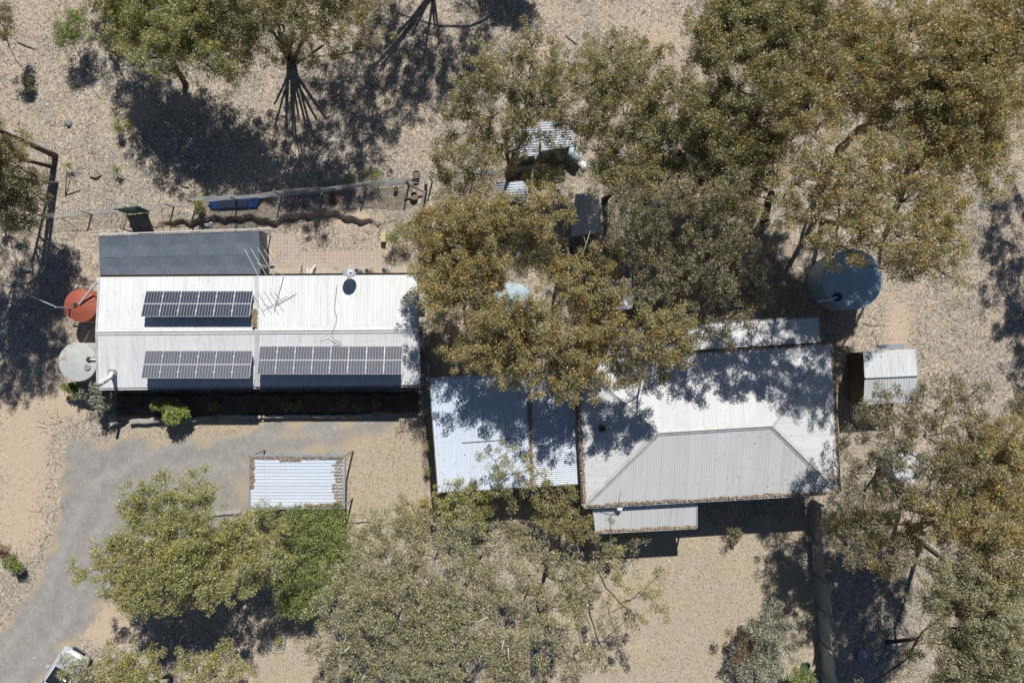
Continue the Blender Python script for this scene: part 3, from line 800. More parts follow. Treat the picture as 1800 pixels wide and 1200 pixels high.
rt, _, _ = tank('water_tank', 142, 537, 29, 1.7, 'red_tank', 'round brick red water tank at the west end of the long house', .22, False, 4, [(137, 536, .13, 'black_lid')])
gt, _, _ = tank('water_tank', 137, 636, 34, 2.0, 'grey_tank', 'pale grey green water tank south of the red tank', .10, True, 0, [(158, 632, .16, 'black_lid'), (155, 645, .19, 'rail')])
bt_, _, _ = tank('water_tank', 1498, 491, 53, 2.1, 'blue_tank', 'large blue grey steel water tank behind the shed on the right', .10, True, 0, [(1471, 522, .26, 'black_lid')])
ct_, _, _ = tank('water_tank', 897, 541, 45, 2.0, 'blue_tank', 'blue steel water tank half hidden under orange tipped gum foliage', .10, True, 0, [(880, 505, .2, 'black_lid')])
st_, _, _ = tank('water_tank', 1598, 820, 29, 1.6, 'roof_old', 'small mottled zinc tank under thin branches below the wooden shed', .06, True, 0, [(1622, 826, .17, 'black_lid')])
def pipe(name, pts, r, mat, label, cat='pipe'):
    o = MB().tube(pts, r, 10).build(name, M[mat], None, True); tag(o, label, cat); return o
pipe('downpipe', [P(172, 489, 2.2), P(172, 494, 2.15), P(140, 534, 1.98), P(138, 536, 1.85)], .06, 'white', 'white pipe slanting from the roof corner to the red tank lid')
pipe('downpipe', [P(173, 632, 2.1), P(159, 632, 2.14), P(158, 632, 2.02)], .05, 'white', 'short white pipe from the roof edge into the grey green tank')
pipe('downpipe', [G(124, 563, .35), G(165, 566, .4)], .05, 'white', 'white pipe lying along the south foot of the red tank')
pipe('drain_pipe', [G(160, 578, .2), G(154, 588, .15), G(147, 602, .1)], .05, 'white', 'short grey white pipe on the ground between the two west tanks')
pipe('downpipe', [P(1438, 530, 2.3), P(1458, 527, 2.3), P(1470, 523, 2.28), P(1471, 522, 2.15)], .045, 'white', 'thin white pipe running onto the lid of the large blue tank')
pipe('power_cable', [P(-60, 470, 4.3), P(0, 497, 3.7), P(50, 519, 3.3), P(100, 540, 3.0)], .03, 'white', 'white overhead cable sagging in from the left edge near the red tank', 'cable')
# its pole
pl = empty('cable_pole', P(100, 540, 0), 'slim grey pole beside the red tank holding the white cable', 'pole')
tp = P(100, 540, 3.0)
MB().tube([(tp.x, tp.y, -.1), (tp.x, tp.y, 3.05)], [.06, .045], 10).build('post', M['rail'], pl)
MB().box((tp.x, tp.y, 3.08), (.1, .1, .06)).build('cap', M['gutter'], pl)

# ---- carport with ribbed sheet (bottom left)
cz = 2.35
A_, B_, C2, D_ = P(438, 800, cz), P(606, 801, cz), P(605, 892, cz), P(438, 893, cz)
cp = empty('carport', (D_.x, D_.y, 0), 'small flat carport with white ribbed sheet and leaf litter round its rim', 'carport')
corr('roof', inset([A_, B_, C2, D_], .08), (0, 1), 'roof_blue_y', cp, pitch=.19, amp=.014, trap=True, seg=12)
fm = MB()
for p_, q_ in ((A_, B_), (B_, C2), (C2, D_), (D_, A_)): fm.beam(p_, q_, .10, .12)
fm.build('frame', M['rail'], cp)
for p_ in (A_, B_, C2, D_):
    MB().box((p_.x + (.06 if p_ in (A_, D_) else -.06), p_.y + (-.06 if p_ in (A_, B_) else .06), cz / 2 - .05), (.09, .09, cz - .05)).build('post', M['rail'], cp)
for px_ in (497, 577):
    MB().beam(P(px_, 797, cz - .05), P(px_ - 14, 803, cz - .15), .1, .14).build('bracket', M['gutter'], cp)
raf = MB()
for i in range(1, 5):
    raf.beam(A_.lerp(B_, i / 5) - Vector((0, 0, .08)), D_.lerp(C2, i / 5) - Vector((0, 0, .08)), .05, .1)
raf.build('rafter', M['rail'], cp)

# ---- the two linked flat roofs in the middle
mz = 2.6
a1, a2, a3, a4 = P(755, 667, mz), P(928, 656, mz), P(936, 856, mz), P(770, 865, mz)
ms = empty('workshop', ((a1.x + a3.x) / 2, (a1.y + a3.y) / 2, 0), 'flat blue white sheet roof building between the two houses', 'shed')
corr('roof', [a1, a2, a3, a4], (a2 - a1), 'roof_blue', ms, pitch=.2, amp=.004)
MB().beam(a1 + Vector((0, .05, .02)), a2 + Vector((0, .05, .02)), .1, .1).build('gutter', M['trim'], ms)
e_ = MB(); e_.beam(a1, a4, .05, .1); e_.beam(a4, a3, .05, .1); e_.build('fascia', M['gutter'], ms)
wq = inset([a1, a2, a3, a4], .25); MB().prism([(p.x, p.y) for p in wq], -.1, mz - .05).build('wall', M['wall_grey'], ms)
wall_openings(ms, wq[3], wq[2], mz, [(.3, 2.4, .05, 2.2, 'd'), (.75, 1.2, 1, 2, 'w')])
wall_openings(ms, wq[0], wq[3], mz, [(.3, 1.2, 1, 2, 'w'), (.7, .9, .05, 2.1, 'd')])
MB().tube([P(812, 778, mz + .03), P(840, 776, mz + .04), P(870, 774, mz + .03), P(897, 771, mz + .03)], .018, 5).build('roof_cable', M['black'], ms)
b1, b2, b3, b4 = P(931, 655, mz + .08), P(1011, 650, mz + .08), P(1018, 850, mz + .08), P(938, 856, mz + .08)
ms2 = empty('lean_to', ((b1.x + b3.x) / 2, (b1.y + b3.y) / 2, 0), 'narrow ribbed iron lean to against the west side of the hip roofed house', 'lean to')
corr('roof', [b1, b2, b3, b4], (b4 - b1), 'roof_blue_y', ms2, pitch=.12, amp=.016)
MB().beam((a2 + b1) / 2 + Vector((0, 0, -.05)), (a3 + b4) / 2 + Vector((0, 0, -.05)), .16, .08).build('valley_gutter', M['gutter_dark'], ms2)
e_ = MB(); e_.beam(b4, b3, .05, .12); e_.beam(b1, b2, .05, .12); e_.build('fascia', M['gutter'], ms2)
wq = inset([b1, b2, b3, b4], .3); MB().prism([(p.x, p.y) for p in wq], -.1, mz - .02).build('wall', M['wall_grey'], ms2)
wall_openings(ms2, wq[3], wq[2], mz, [(.5, .9, .05, 2.1, 'd')])

# ---- the hip roofed house
hz, rz2 = 3.1, 4.05
nw, ne, se, sw = P(1012, 632, hz), P(1462, 604, hz), P(1475, 865, hz), P(1026, 890, hz)
r_w, r_e = P(1157, 760, rz2), P(1356, 748, rz2)
hr = empty('hip_roof_house', ((nw.x + se.x) / 2, (nw.y + se.y) / 2, 0), 'larger house with pale grey hip roof dappled by gum shadows', 'house')
es = (ne - nw); ed = (sw - nw)
for pts_, e__, m__ in (([nw, ne, r_e, r_w], es, 'roof_hip'), ([sw, se, r_e, r_w], es, 'roof_hip'), ([nw, sw, r_w], ed, 'roof_hip_y'), ([ne, se, r_e], (se - ne), 'roof_hip_y')):
    corr_poly(MB(), pts_, e__, pitch=.1, amp=.006).build('roof', M[m__], hr)
cap_ = MB()
for a, b in ((nw, r_w), (sw, r_w), (ne, r_e), (se, r_e), (r_w, r_e)):
    u = Vector((0, 0, .03)); cap_.tube([a + u, b + u], .05, 8)
    dd = (b - a).normalized(); sd_ = Vector((-dd.y, dd.x, 0)).normalized()
    for s in (-1, 1):
        cap_.add([a + u * 1.6, b + u * 1.6, b + sd_ * s * .17 - u * .2, a + sd_ * s * .17 - u * .2], [(0, 1, 2, 3) if s < 0 else (3, 2, 1, 0)])
cap_.build('ridge_cap', M['trim'], hr)
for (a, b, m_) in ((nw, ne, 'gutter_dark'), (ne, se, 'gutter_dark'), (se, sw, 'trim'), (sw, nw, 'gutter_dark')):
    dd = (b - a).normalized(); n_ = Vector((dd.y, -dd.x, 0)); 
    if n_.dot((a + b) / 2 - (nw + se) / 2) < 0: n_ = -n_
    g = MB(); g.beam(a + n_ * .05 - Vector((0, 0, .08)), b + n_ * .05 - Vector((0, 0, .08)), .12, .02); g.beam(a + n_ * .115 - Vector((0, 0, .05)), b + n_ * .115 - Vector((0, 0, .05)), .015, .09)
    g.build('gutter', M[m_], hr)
wh = inset([nw, ne, se, sw], .5); MB().prism([(p.x, p.y) for p in wh], -.1, hz - .1).build('wall', M['wall_tan'], hr)
wall_openings(hr, wh[3], wh[2], hz, [(.12, .9, .4, 2.45, 'd'), (.25, 1.5, 1.2, 2.3, 'w'), (.45, .9, .4, 2.45, 'd'), (.62, 1.8, 1.2, 2.3, 'w'), (.85, 1.8, 1.2, 2.3, 'w')])
wall_openings(hr, wh[2], wh[1], hz, [(.3, 1.5, 1.2, 2.3, 'w'), (.7, 1.5, 1.2, 2.3, 'w')])
wall_openings(hr, wh[1], wh[0], hz, [(.15, 1.5, 1.2, 2.3, 'w'), (.5, .9, .4, 2.45, 'd'), (.8, 1.5, 1.2, 2.3, 'w')])
# south porch and north verandah
p1, p2, p3, p4 = P(1042, 893, 2.78), P(1225, 882, 2.78), P(1225, 926, 2.45), P(1047, 935, 2.45)
corr('porch_roof', [p1, p2, p3, p4], (p2 - p1), 'roof_hip', hr, pitch=.1, amp=.012)
e_ = MB(); e_.beam(p4 - Vector((0, .05, .04)), p3 - Vector((0, .05, .04)), .1, .1); e_.beam(p2, p3, .05, .1); e_.beam(p1, p4, .05, .1); e_.build('porch_fascia', M['trim'], hr)
for t in (0.02, .35, .68, .98):
    p = p4.lerp(p3, t); MB().box((p.x, p.y + .08, 1.18), (.1, .1, 2.4)).build('porch_post', M['white'], hr)
v1, v2, v3, v4 = P(1035, 581, 2.5), P(1440, 558, 2.5), P(1442, 603, 2.92), P(1040, 628, 2.92)
corr('verandah_roof', [v1, v2, v3, v4], (v2 - v1), 'roof_hip', hr, pitch=.1, amp=.012)
e_ = MB(); e_.beam(v1 + Vector((0, .05, -.04)), v2 + Vector((0, .05, -.04)), .1, .1); e_.beam(v2, v3, .05, .1); e_.build('verandah_fascia', M['gutter'], hr)
for t in (0.02, .25, .5, .75, .98):
    p = v1.lerp(v2, t); MB().box((p.x, p.y - .08, 1.2), (.1, .1, 2.45)).build('verandah_post', M['white'], hr)
# round flue on the west hip
vt = P(1057, 752, 3.75)
vo = MB().lathe((vt.x, vt.y, 3.3), [(.12, 0), (.12, .55), (.2, .58), (.22, .68), (.17, .78), (.05, .82)], 20).build('roof_vent', M['black'], hr, True)
MB().beam(P(1407, 871, 2.9), P(1422, 872, 2.9), .12, .06).build('corner_bracket', M['white'], hr)
# antenna by the porch
an = empty('roof_antenna', P(1088, 890, 3.0), 'thin antenna mast leaning over the porch roof of the hip roofed house', 'antenna')
MB().tube([P(1086, 893, 2.75), P(1088, 880, 3.9), P(1092, 862, 5.0)], [.025, .02, .012], 6).build('mast', M['gutter'], an)
MB().tube([P(1070, 884, 3.5), P(1098, 888, 3.5)], .012, 5).tube([P(1062, 880, 3.6), P(1080, 893, 3.3)], .01, 5).build('element', M['gutter'], an)
MB().lathe(P(1089, 892, 2.95), [(.02, 0), (.16, .04), (.17, .08)], 16).build('dish', M['white'], an)

# ---- wooden shed on the right
s1, s2, s3, s4 = P(1517, 618, 2.0), P(1609, 613, 2.0), P(1611, 706, 2.0), P(1518, 711, 2.0)
q1, q2 = P(1520, 664, 2.28), P(1613, 660, 2.28)
sh = empty('wooden_shed', ((s1.x + s3.x) / 2, (s1.y + s3.y) / 2, 0), 'small brown board shed with corrugated iron gable roof', 'shed')
for pts_ in ([s1, s2, q2, q1], [q1, q2, s3, s4]): corr_poly(MB(), pts_, (s2 - s1), pitch=.16, amp=.016).build('roof', M['roof_old'], sh)
MB().tube([q1 + Vector((0, 0, .03)), q2 + Vector((0, 0, .03))], .05, 8).build('ridge_cap', M['rail'], sh)
ws = inset([s1, s2, s3, s4], .12); wm = MB()
hh = 1.95; npl = 13
for i in range(4):
    a, b = ws[i], ws[(i + 1) % 4]; dd = (b - a).normalized(); n_ = Vector((dd.y, -dd.x, 0))
    if n_.dot((a + b) / 2 - (s1 + s3) / 2) < 0: n_ = -n_
    for k in range(npl):
        z = (k + .5) * hh / npl; wm.beam(Vector((a.x, a.y, z)) + n_ * .012 * (k % 2), Vector((b.x, b.y, z)) + n_ * .012 * (k % 2), .04, hh / npl * .96)
wm.prism([(p.x, p.y) for p in inset(ws, .03)], 0, hh)
wm.build('wall', M['brown_wood'], sh)
wall_openings(sh, ws[3], ws[2], 2, [(.5, .9, .03, 1.85, 'd')])
ls = MB().box(P(1565, 609, 1.9), (1.7, .25, .04), .03).build('iron_sheet', M['rail']); tag(ls, 'loose grey iron sheet lying along the north edge of the wooden shed', 'metal sheet')
ls.rotation_euler = (0, 0, 0)

# ---- sheds and sheets under the central trees
def small_shed(name, pts, z, mat, label, e=0, pitch=.14, cat='shed', dz=0.0, walls='wall_grey', amp=.018):
    p = [P(x, y, z + (dz if i >= 2 else 0)) for i, (x, y) in enumerate(pts)]
    c = (p[0] + p[2]) / 2; root = empty(name, (c.x, c.y, 0), label, cat)
    corr('roof', p, (p[1] - p[0]) if e == 0 else (p[3] - p[0]), mat, root, pitch=pitch, amp=amp)
    q = inset(p, .15); MB().prism([(a.x, a.y) for a in q], -.1, z - .05 - abs(min(dz, 0))).build('wall', M[walls], root)
    f = MB()
    for i in range(4): f.beam(p[i] - Vector((0, 0, .05)), p[(i + 1) % 4] - Vector((0, 0, .05)), .04, .06)
    f.build('fascia', M['gutter'], root)
    wall_openings(root, q[3], q[2], z, [(.5, .8, .03, min(z, 2) - .15, 'd')])
    return root
small_shed('garden_shed', [(900, 226), (945, 222), (946, 272), (903, 278)], 1.9, 'roof_old_y', 'ribbed iron shed roof below the thin trunk of the northern gum', 1)
small_shed('garden_shed', [(950, 216), (1006, 212), (1008, 256), (952, 266)], 1.8, 'roof_old_y', 'lower ribbed iron shed just east of the other under the northern gum', 1)
small_shed('aviary', [(1012, 342), (1052, 338), (1056, 408), (1004, 416)], 2.1, 'roof_old', 'pale iron roofed pen crossed by a dark limb in the middle', 0, .3, 'shed')
small_shed('garden_shed', [(1064, 492), (1110, 488), (1112, 542), (1066, 546)], 2.0, 'roof_old', 'narrow iron shed roof showing between orange clumps north of the verandah', 0, .12)
# curved ribbed chicken shelter
cs = empty('hen_shelter', P(897, 340, 0), 'small rounded ribbed iron shelter in the centre clearing', 'shelter')
sm = MB(); rows = []
for j in range(49):
    v = j / 48; row = []
    for i in range(13):
        u = i / 12; ang = math.pi * (.12 + .76 * u)
        p = P(872 + 52 * u + 4 * math.sin(v * 3), 322 + 34 * v - 4 * u * (1 - v), 0)
        z = .95 * math.sin(ang) + .02 * math.cos(v * 48 * math.pi / 3); row.append((p.x * (H - z) / H, p.y * (H - z) / H, z + .1))
    rows.append(row)
for r_ in rows: sm.v += r_
for j in range(48):
    for i in range(12): k = j * 13 + i; sm.f.append((k, k + 13, k + 14, k + 1))
sm.build('roof', M['roof_old_y'], cs)
pe = [P(874, 324, 0), P(922, 320, 0), P(926, 354, 0), P(878, 357, 0)]
MB().prism([(p.x, p.y) for p in inset(pe, .12)], -.05, .45).build('wall', M['brown_wood'], cs)
bo = empty('barrel', P(1008, 271, 0), 'pale blue upturned barrel beside the northern iron sheds', 'barrel')
bc = P(1009, 272, .55)
MB().tube([bc + Vector((-.35, .3, 0)), bc + Vector((-.2, .15, .0)), bc + Vector((.2, -.2, 0)), bc + Vector((.35, -.32, 0))], [.27, .32, .32, .27], 16).build('drum', M['blue_tank'], bo, True)
MB().tube([bc + Vector((-.1, .08, 0)), bc + Vector((-.05, .03, 0))], [.335, .335], 16).tube([bc + Vector((.15, -.15, 0)), bc + Vector((.2, -.2, 0))], [.335, .335], 16).build('hoop', M['gutter'], bo)

# ---- fences
def wire_fence(path, h, label, step=2.6, dens=.085, name='wire_fence', post='post_wood'):
    p = [G(*q) for q in path]; root = empty(name, p[0], label, 'fence')
    L_ = [0]
    for a, b in zip(p, p[1:]): L_.append(L_[-1] + (b - a).length)
    def at(s):
        s = min(max(s, 0), L_[-1])
        for i in range(len(p) - 1):
            if s <= L_[i + 1]: return p[i].lerp(p[i + 1], (s - L_[i]) / (L_[i + 1] - L_[i]))
        return p[-1]
    s = 0
    while s < L_[-1]:
        a = at(s); lean = Vector((rnd.uniform(-.06, .06), rnd.uniform(-.08, .08), 0))
        MB().tube([a - Vector((0, 0, .1)), a + lean + Vector((0, 0, h + .08))], [.055, .045], 8).build('post', M[post], root)
        s += step
    m = MB(); s = 0
    while s < L_[-1] - h:
        wv = Vector((0, .05 * math.sin(s * 1.3), 0))
        m.tube([at(s), at(s + h * .8) + Vector((0, 0, h)) + wv], .0055, 3, False); m.tube([at(s + h * .8), at(s) + Vector((0, 0, h)) + wv], .0055, 3, False); s += dens
    m.build('wire_mesh', M['wire'], root)
    t = MB()
    for z in (.03, h * .5, h):
        n = int(L_[-1] / .8); t.tube([at(L_[-1] * i / n) + Vector((0, .05 * math.sin(L_[-1] * i / n * 1.3) if z > .1 else 0, z)) for i in range(n + 1)], .012 if z == h else .007, 4, False)
    t.build('line_wire', M['wire'], root)
    return root
wire_fence([(-60, 398), (80, 385), (200, 373), (345, 360)], 1.0, 'sagging low wire fence running off the left edge north of the pergola', dens=.16)
wire_fence([(346, 359), (470, 349), (600, 336), (748, 321)], 1.45, 'grey wire mesh fence across the bank behind the long house', dens=.05)
wire_fence([(760, 319), (860, 308), (960, 300)], 1.3, 'mesh fence continuing under the northern gum to the iron sheds', dens=.08)
wire_fence([(1150, 284), (1260, 276), (1380, 270)], 1.3, 'mesh fence glimpsed among the dark trees top right of centre', dens=.08)
# timber strainer frame at the fence end
sf = empty('strainer_frame', G(745, 325), 'grey split timber strainer frame at the east end of the mesh fence', 'fence frame')
MB().tube([G(749, 322, -.1), G(749, 322, 1.6)], [.1, .08], 9).build('post', M['post_wood'], sf)
MB().tube([G(738, 382, -.1), G(738, 382, .8)], [.1, .09], 9).build('post', M['post_wood'], sf)
MB().beam(G(749, 324, 1.35), G(738, 380, .65), .13, .12).build('rail', M['post_wood'], sf)
MB().beam(G(712, 322, .9), G(746, 338, .2), .08, .08).build('brace', M['bark'], sf)
# east yard fence: paling then shade cloth
f1 = empty('paling_fence', G(1425, 880), 'weathered timber paling fence running south from the corner of the hip roofed house', 'fence')
m = MB(); A, B = G(1424, 878), G(1432, 1008); n = int((B - A).length / .11)
for i in range(n):
    p = A.lerp(B, i / n); h = 1.45 + rnd.uniform(-.05, .05); m.box((p.x, p.y, h / 2), (.02, .09, h), rnd.uniform(-.05, .05))
m.build('paling', M['post_wood'], f1)
MB().beam(A + Vector((.05, 0, 1.2)), B + Vector((.05, 0, 1.2)), .05, .08).build('rail', M['grey_wood'], f1)
MB().beam(A + Vector((.05, 0, .4)), B + Vector((.05, 0, .4)), .05, .08).build('rail', M['grey_wood'], f1)
for t in (0, .5, 1): p = A.lerp(B, t); MB().box((p.x + .1, p.y, .75), (.1, .1, 1.6)).build('post', M['grey_wood'], f1)
f2 = empty('shade_cloth_fence', G(1433, 1012), 'fence of pale blue grey sheeting along the right side of the dry lawn', 'fence')
A, B = G(1433, 1010), G(1447, 1240)
cg = MB(); nu, nv = 90, 8
for j in range(nv + 1):
    for i in range(nu + 1):
        u, v = i / nu, j / nv; p = A.lerp(B, u)
        cg.v.append((p.x + .06 * math.sin(u * 34 + v) * v + .10 * math.sin(u * 9 + 1) * v + .12 * v, p.y, 1.55 * v + .05 * math.sin(u * 21) * v))
for j in range(nv):
    for i in range(nu): k = j * (nu + 1) + i; cg.f.append((k, k + 1, k + nu + 2, k + nu + 1))
M['sheeting'] = mottled('pale_fence_sheeting', (.27, .34, .36), (.40, .44, .45), 1.6, 0.6, fine=.3)
cg.build('sheeting', M['sheeting'], f2, True)
for i in range(5):
    p = A.lerp(B, i / 4); MB().tube([(p.x - .08, p.y, -.1), (p.x - .05, p.y, 1.65)], .05, 8).build('post', M['post_wood'], f2)
MB().tube([A.lerp(B, i / 20) + Vector((.14 + .1 * math.sin(i / 20 * 9 + 1), 0, 1.57)) for i in range(21)], .015, 6).build('top_wire', M['wire'], f2)

# ---- things along the north fence
bp = empty('leaning_panel', G(410, 360), 'long blue ribbed panel with grey grid centre leaning on the fence', 'panel')
A, B, Cc, D = G(372, 367, .15), G(451, 364, .15), G(457, 342, .5), G(361, 346, .5)
up = MB(); nrm = (B - A).cross(D - A).normalized()
up.add([A, B, Cc, D, A - nrm * .03, B - nrm * .03, Cc - nrm * .03, D - nrm * .03], [(0, 1, 2, 3), (7, 6, 5, 4), (0, 4, 5, 1), (1, 5, 6, 2), (2, 6, 7, 3), (3, 7, 4, 0)])
up.build('sheet', M['blue_panel'], bp)
rb_ = MB()
for i in range(34):
    t = (i + .5) / 34; rb_.tube([A.lerp(B, t) + nrm * .01, D.lerp(Cc, t) + nrm * .01], .012, 5)
rb_.build('rib', M['blue_panel'], bp)
gd = MB()
for i in range(24):
    t = .2 + .6 * i / 23; gd.tube([A.lerp(B, t) + (D - A) * .05 + nrm * .035, A.lerp(B, t).lerp(D.lerp(Cc, t), .68) + nrm * .035], .012, 4)
for j in range(6):
    s = .06 + .62 * j / 5; gd.tube([A.lerp(B, .2).lerp(D.lerp(Cc, .2), s) + nrm * .04, A.lerp(B, .8).lerp(D.lerp(Cc, .8), s) + nrm * .04], .012, 4)
gd.build('grid', M['grid'], bp)
# green tarp slung from the fence
gt_ = empty('green_tarp', G(232, 372), 'dark green tarpaulin slung over the low fence above the pergola', 'tarp')
K = [G(198, 368, 1.0), G(222, 374, 1.15), G(262, 372, 1.25), G(264, 371, 1.2), G(242, 363, 1.5)]
tm = MB()
cc_ = G(236, 370, 1.35)
ring = [G(196, 368, 1.0), G(212, 371, 1.02), G(224, 375, 1.0), G(243, 374, 1.05), G(264, 372, 1.1), G(252, 366, 1.4), G(242, 362, 1.55), G(222, 365, 1.35)]
tm.add([cc_] + ring + [p - Vector((0, 0, .02)) for p in [cc_] + ring], [(0, i + 1, (i + 1) % 8 + 1) for i in range(8)] + [(9, (i + 1) % 8 + 10, i + 10) for i in range(8)])
tm.build('sheet', M['green_tarp'], gt_)
dr = MB(); q_ = [G(224, 376, 1.0), G(262, 373, 1.08), G(258, 372, .1), G(222, 376, .1)]
dr.add(q_ + [p + Vector((0, .02, 0)) for p in q_], [(0, 1, 2, 3), (7, 6, 5, 4)]); dr.build('drape', M['green_tarp'], gt_)
for p in (G(244, 363), G(224, 375), G(262, 373)):
    MB().tube([p, p + Vector((0, 0, 1.1))], .03, 6).build('pole', M['post_wood'], gt_)

def blob(name, px, py, r, mat, label, cat, sq=(1, 1, .6), seed=0, dz=0.0, par=None):
    bm = bmesh.new(); bmesh.ops.create_icosphere(bm, subdivisions=3, radius=1); rr_ = random.Random(seed)
    ph = [rr_.uniform(0, 6) for _ in range(6)]
    p = G(px, py)
    for v in bm.verts:
        k = 1 + .16 * math.sin(v.co.x * 3 + ph[0]) * math.sin(v.co.y * 3 + ph[1]) + .1 * math.sin(v.co.z * 5 + ph[2] + v.co.x * 4)
        v.co = Vector((v.co.x * r * sq[0] * k, v.co.y * r * sq[1] * k, max(v.co.z, -.3) * r * sq[2] * k + r * sq[2] * .25 + dz)) + p
    me = bpy.data.meshes.new(name); bm.to_mesh(me); bm.free()
    o = link(name, me, M[mat], par); 
    if par is None: tag(o, label, cat)
    return o
blob('rock', 122, 216, .24, 'rock', 'grey rock alone on the leaf litter at upper left', 'rock', (.7, 1, .8), 1)
blob('rock', 367, 394, .28, 'plastic_sheet', 'white stone on the edge of the bank below the blue panel', 'rock', (1.2, .7, .5), 2)
blob('rock', 1026, 292, .28, 'plastic_sheet', 'pale cream rock near the blue barrel', 'rock', (.8, 1.1, .6), 3)
blob('rock', 46, 473, .28, 'rock', 'dark grey rock in tree shade near the left edge', 'rock', (1.1, .8, .7), 4)
blob('rock', 610, 82, .2, 'rock', 'small grey rock under the top gum', 'rock', (1, .8, .6), 5)
blob('rock', 1652, 945, .26, 'black_lid', 'black lump on bare ground between the trunks at lower right', 'rock', (.8, 1.1, .8), 6)
blob('rock', 104, 480, .2, 'rock', 'small flat grey rock left of the pergola', 'rock', (1, .7, .4), 8)
def pot(px, py, r, h, mat, label, soil=True):
    root = empty('plant_pot', G(px, py), label, 'pot')
    p = G(px, py)
    MB().lathe(p, [(r * .75, 0), (r, h), (r * .88, h), (r * .8, h - .06)], 20).build('tub', M[mat], root)
    MB().lathe(p, [(r * .82, h - .07), (r * .82, h - .05)], 20).build('soil', M['brown_wood'], root)
pot(733, 309, .24, .4, 'black', 'black tub just north of the strainer frame')
pot(697, 334, .14, .3, 'clay_pot', 'small clay pot below the mesh fence')
pot(729, 346, .24, .3, 'clay_pot', 'broad clay pot beside the strainer frame')
dk = MB().lathe(G(587, 350), [(.3, 0), (.32, .05), (.28, .09), (.05, .11)], 24).build('drum_lid', M['rust'], None, False); tag(dk, 'flat rusty red drum lid lying on the bank', 'lid')
yb = empty('plastic_box', G(676, 418), 'faded yellow plastic box beside a fine leaved shrub', 'box')
p = G(676, 418); MB().box(p + Vector((0, 0, .18)), (.26, .55, .36)).build('body', M['yellow'], yb); MB().box(p + Vector((0, 0, .375)), (.29, .58, .03)).build('lid', M['yellow'], yb)
# gas bottles and bits on the concrete path
for i, (x, y, lab) in enumerate(((628, 479, 'westernmost of three silver gas bottles against the north wall'), (646, 479, 'middle one of three silver gas bottles against the north wall'), (676, 478, 'easternmost of three silver gas bottles by the north wall'))):
    g = empty('gas_bottle', P(x, y, 0), lab, 'gas bottle', 'gas bottles along the north wall')
    p = P(x, y + 0, 1.0); p = Vector((p.x, p.y + .12, .02))
    MB().lathe(p, [(.17, 0), (.19, .05), (.19, .95), (.14, 1.1), (.06, 1.15)], 20).build('cylinder', M['steel'], g, True)
    MB().lathe(p + Vector((0, 0, 1.15)), [(.09, 0), (.09, .1), (.07, .1)], 12).build('collar', M['black'], g)
pipe('pipe_offcut', [P(541, 484, .9), P(541, 470, .35)], .05, 'white', 'straight white pipe propped against the north wall')
pipe('pipe_offcut', [P(546, 484, .9), P(546, 476, .5), P(555, 466, .15)], .06, 'white', 'bent white pipe propped against the north wall')
tl = MB().beam(P(652, 470, .2), P(660, 482, .5), .12, .04).build('timber_board', M['clay_pot']); tag(tl, 'short tan board leaning beside the gas bottles', 'board')
tl = MB().beam(P(531, 466, .2), P(527, 484, .8), .04, .04).build('garden_stake', M['black']); tag(tl, 'thin dark stake leaning on the north wall near the antenna', 'stake')

# ---- sleepers along the garden bed
def sleeper(ptsA, wd, ht, label, mat='grey_wood'):
    m = MB(); a, b = G(*ptsA[0]), G(*ptsA[1]); n = 10; r2_ = random.Random(int(ptsA[0][0]))
    d = (b - a).normalized(); s_ = Vector((-d.y, d.x, 0)); rows = []
    for i in range(n + 1):
        p = a.lerp(b, i / n) + s_ * r2_.uniform(-.03, .03); w_ = wd * r2_.uniform(.85, 1.1) / 2; h_ = ht * r2_.uniform(.9, 1.05)
        for (u, z) in ((-w_, 0), (-w_ * .95, h_ * .9), (-w_ * .6, h_), (w_ * .6, h_), (w_ * .95, h_ * .9), (w_, 0)): m.v.append(tuple(p + s_ * u + Vector((0, 0, z))))
    for i in range(n):
        for k in range(5): j = i * 6 + k; m.f.append((j, j + 1, j + 7, j + 6))
    m.f.append((0, 1, 2, 3, 4, 5)); m.f.append(tuple(n * 6 + k for k in (5, 4, 3, 2, 1, 0)))
    o = m.build('timber_sleeper', M[mat]); tag(o, label, 'sleeper', 'timber sleepers edging the garden bed'); return o
sleeper([(232, 741), (312, 735)], .34, .34, 'wide grey sleeper left of the round green shrub')
sleeper([(322, 738), (378, 733)], .28, .34, 'grey sleeper just right of the round green shrub')
sleeper([(394, 731), (462, 731)], .22, .34, 'short grey sleeper in the middle of the bed edge')
sleeper([(465, 731), (548, 730)], .2, .34, 'long thin grey sleeper left of the pale bent log')
sleeper([(551, 730), (612, 731)], .2, .32, 'thin grey sleeper with a dark gap to the east')
sleeper([(614, 731), (655, 728)], .2, .3, 'pale grey end sleeper nearest the blue roofed building')
sleeper([(612, 916), (652, 914)], .14, .12, 'weathered edging board right of the bright green bush')
sleeper([(372, 903), (425, 899)], .2, .15, 'log edging behind the left gum below the carport corner')
gp = empty('gate_post', G(212, 760), 'short dark post standing at the drive edge left of the sleepers', 'post')
p = G(212, 742); MB().tube([p - Vector((0, 0, .1)), p + Vector((0, 0, .95))], [.1, .09], 10).build('stump', M['post_wood'], gp)
MB().tube([p + Vector((0, 0, .95)), p + Vector((0, 0, 1.0))], [.11, .1], 10).build('cap', M['grey_wood'], gp)
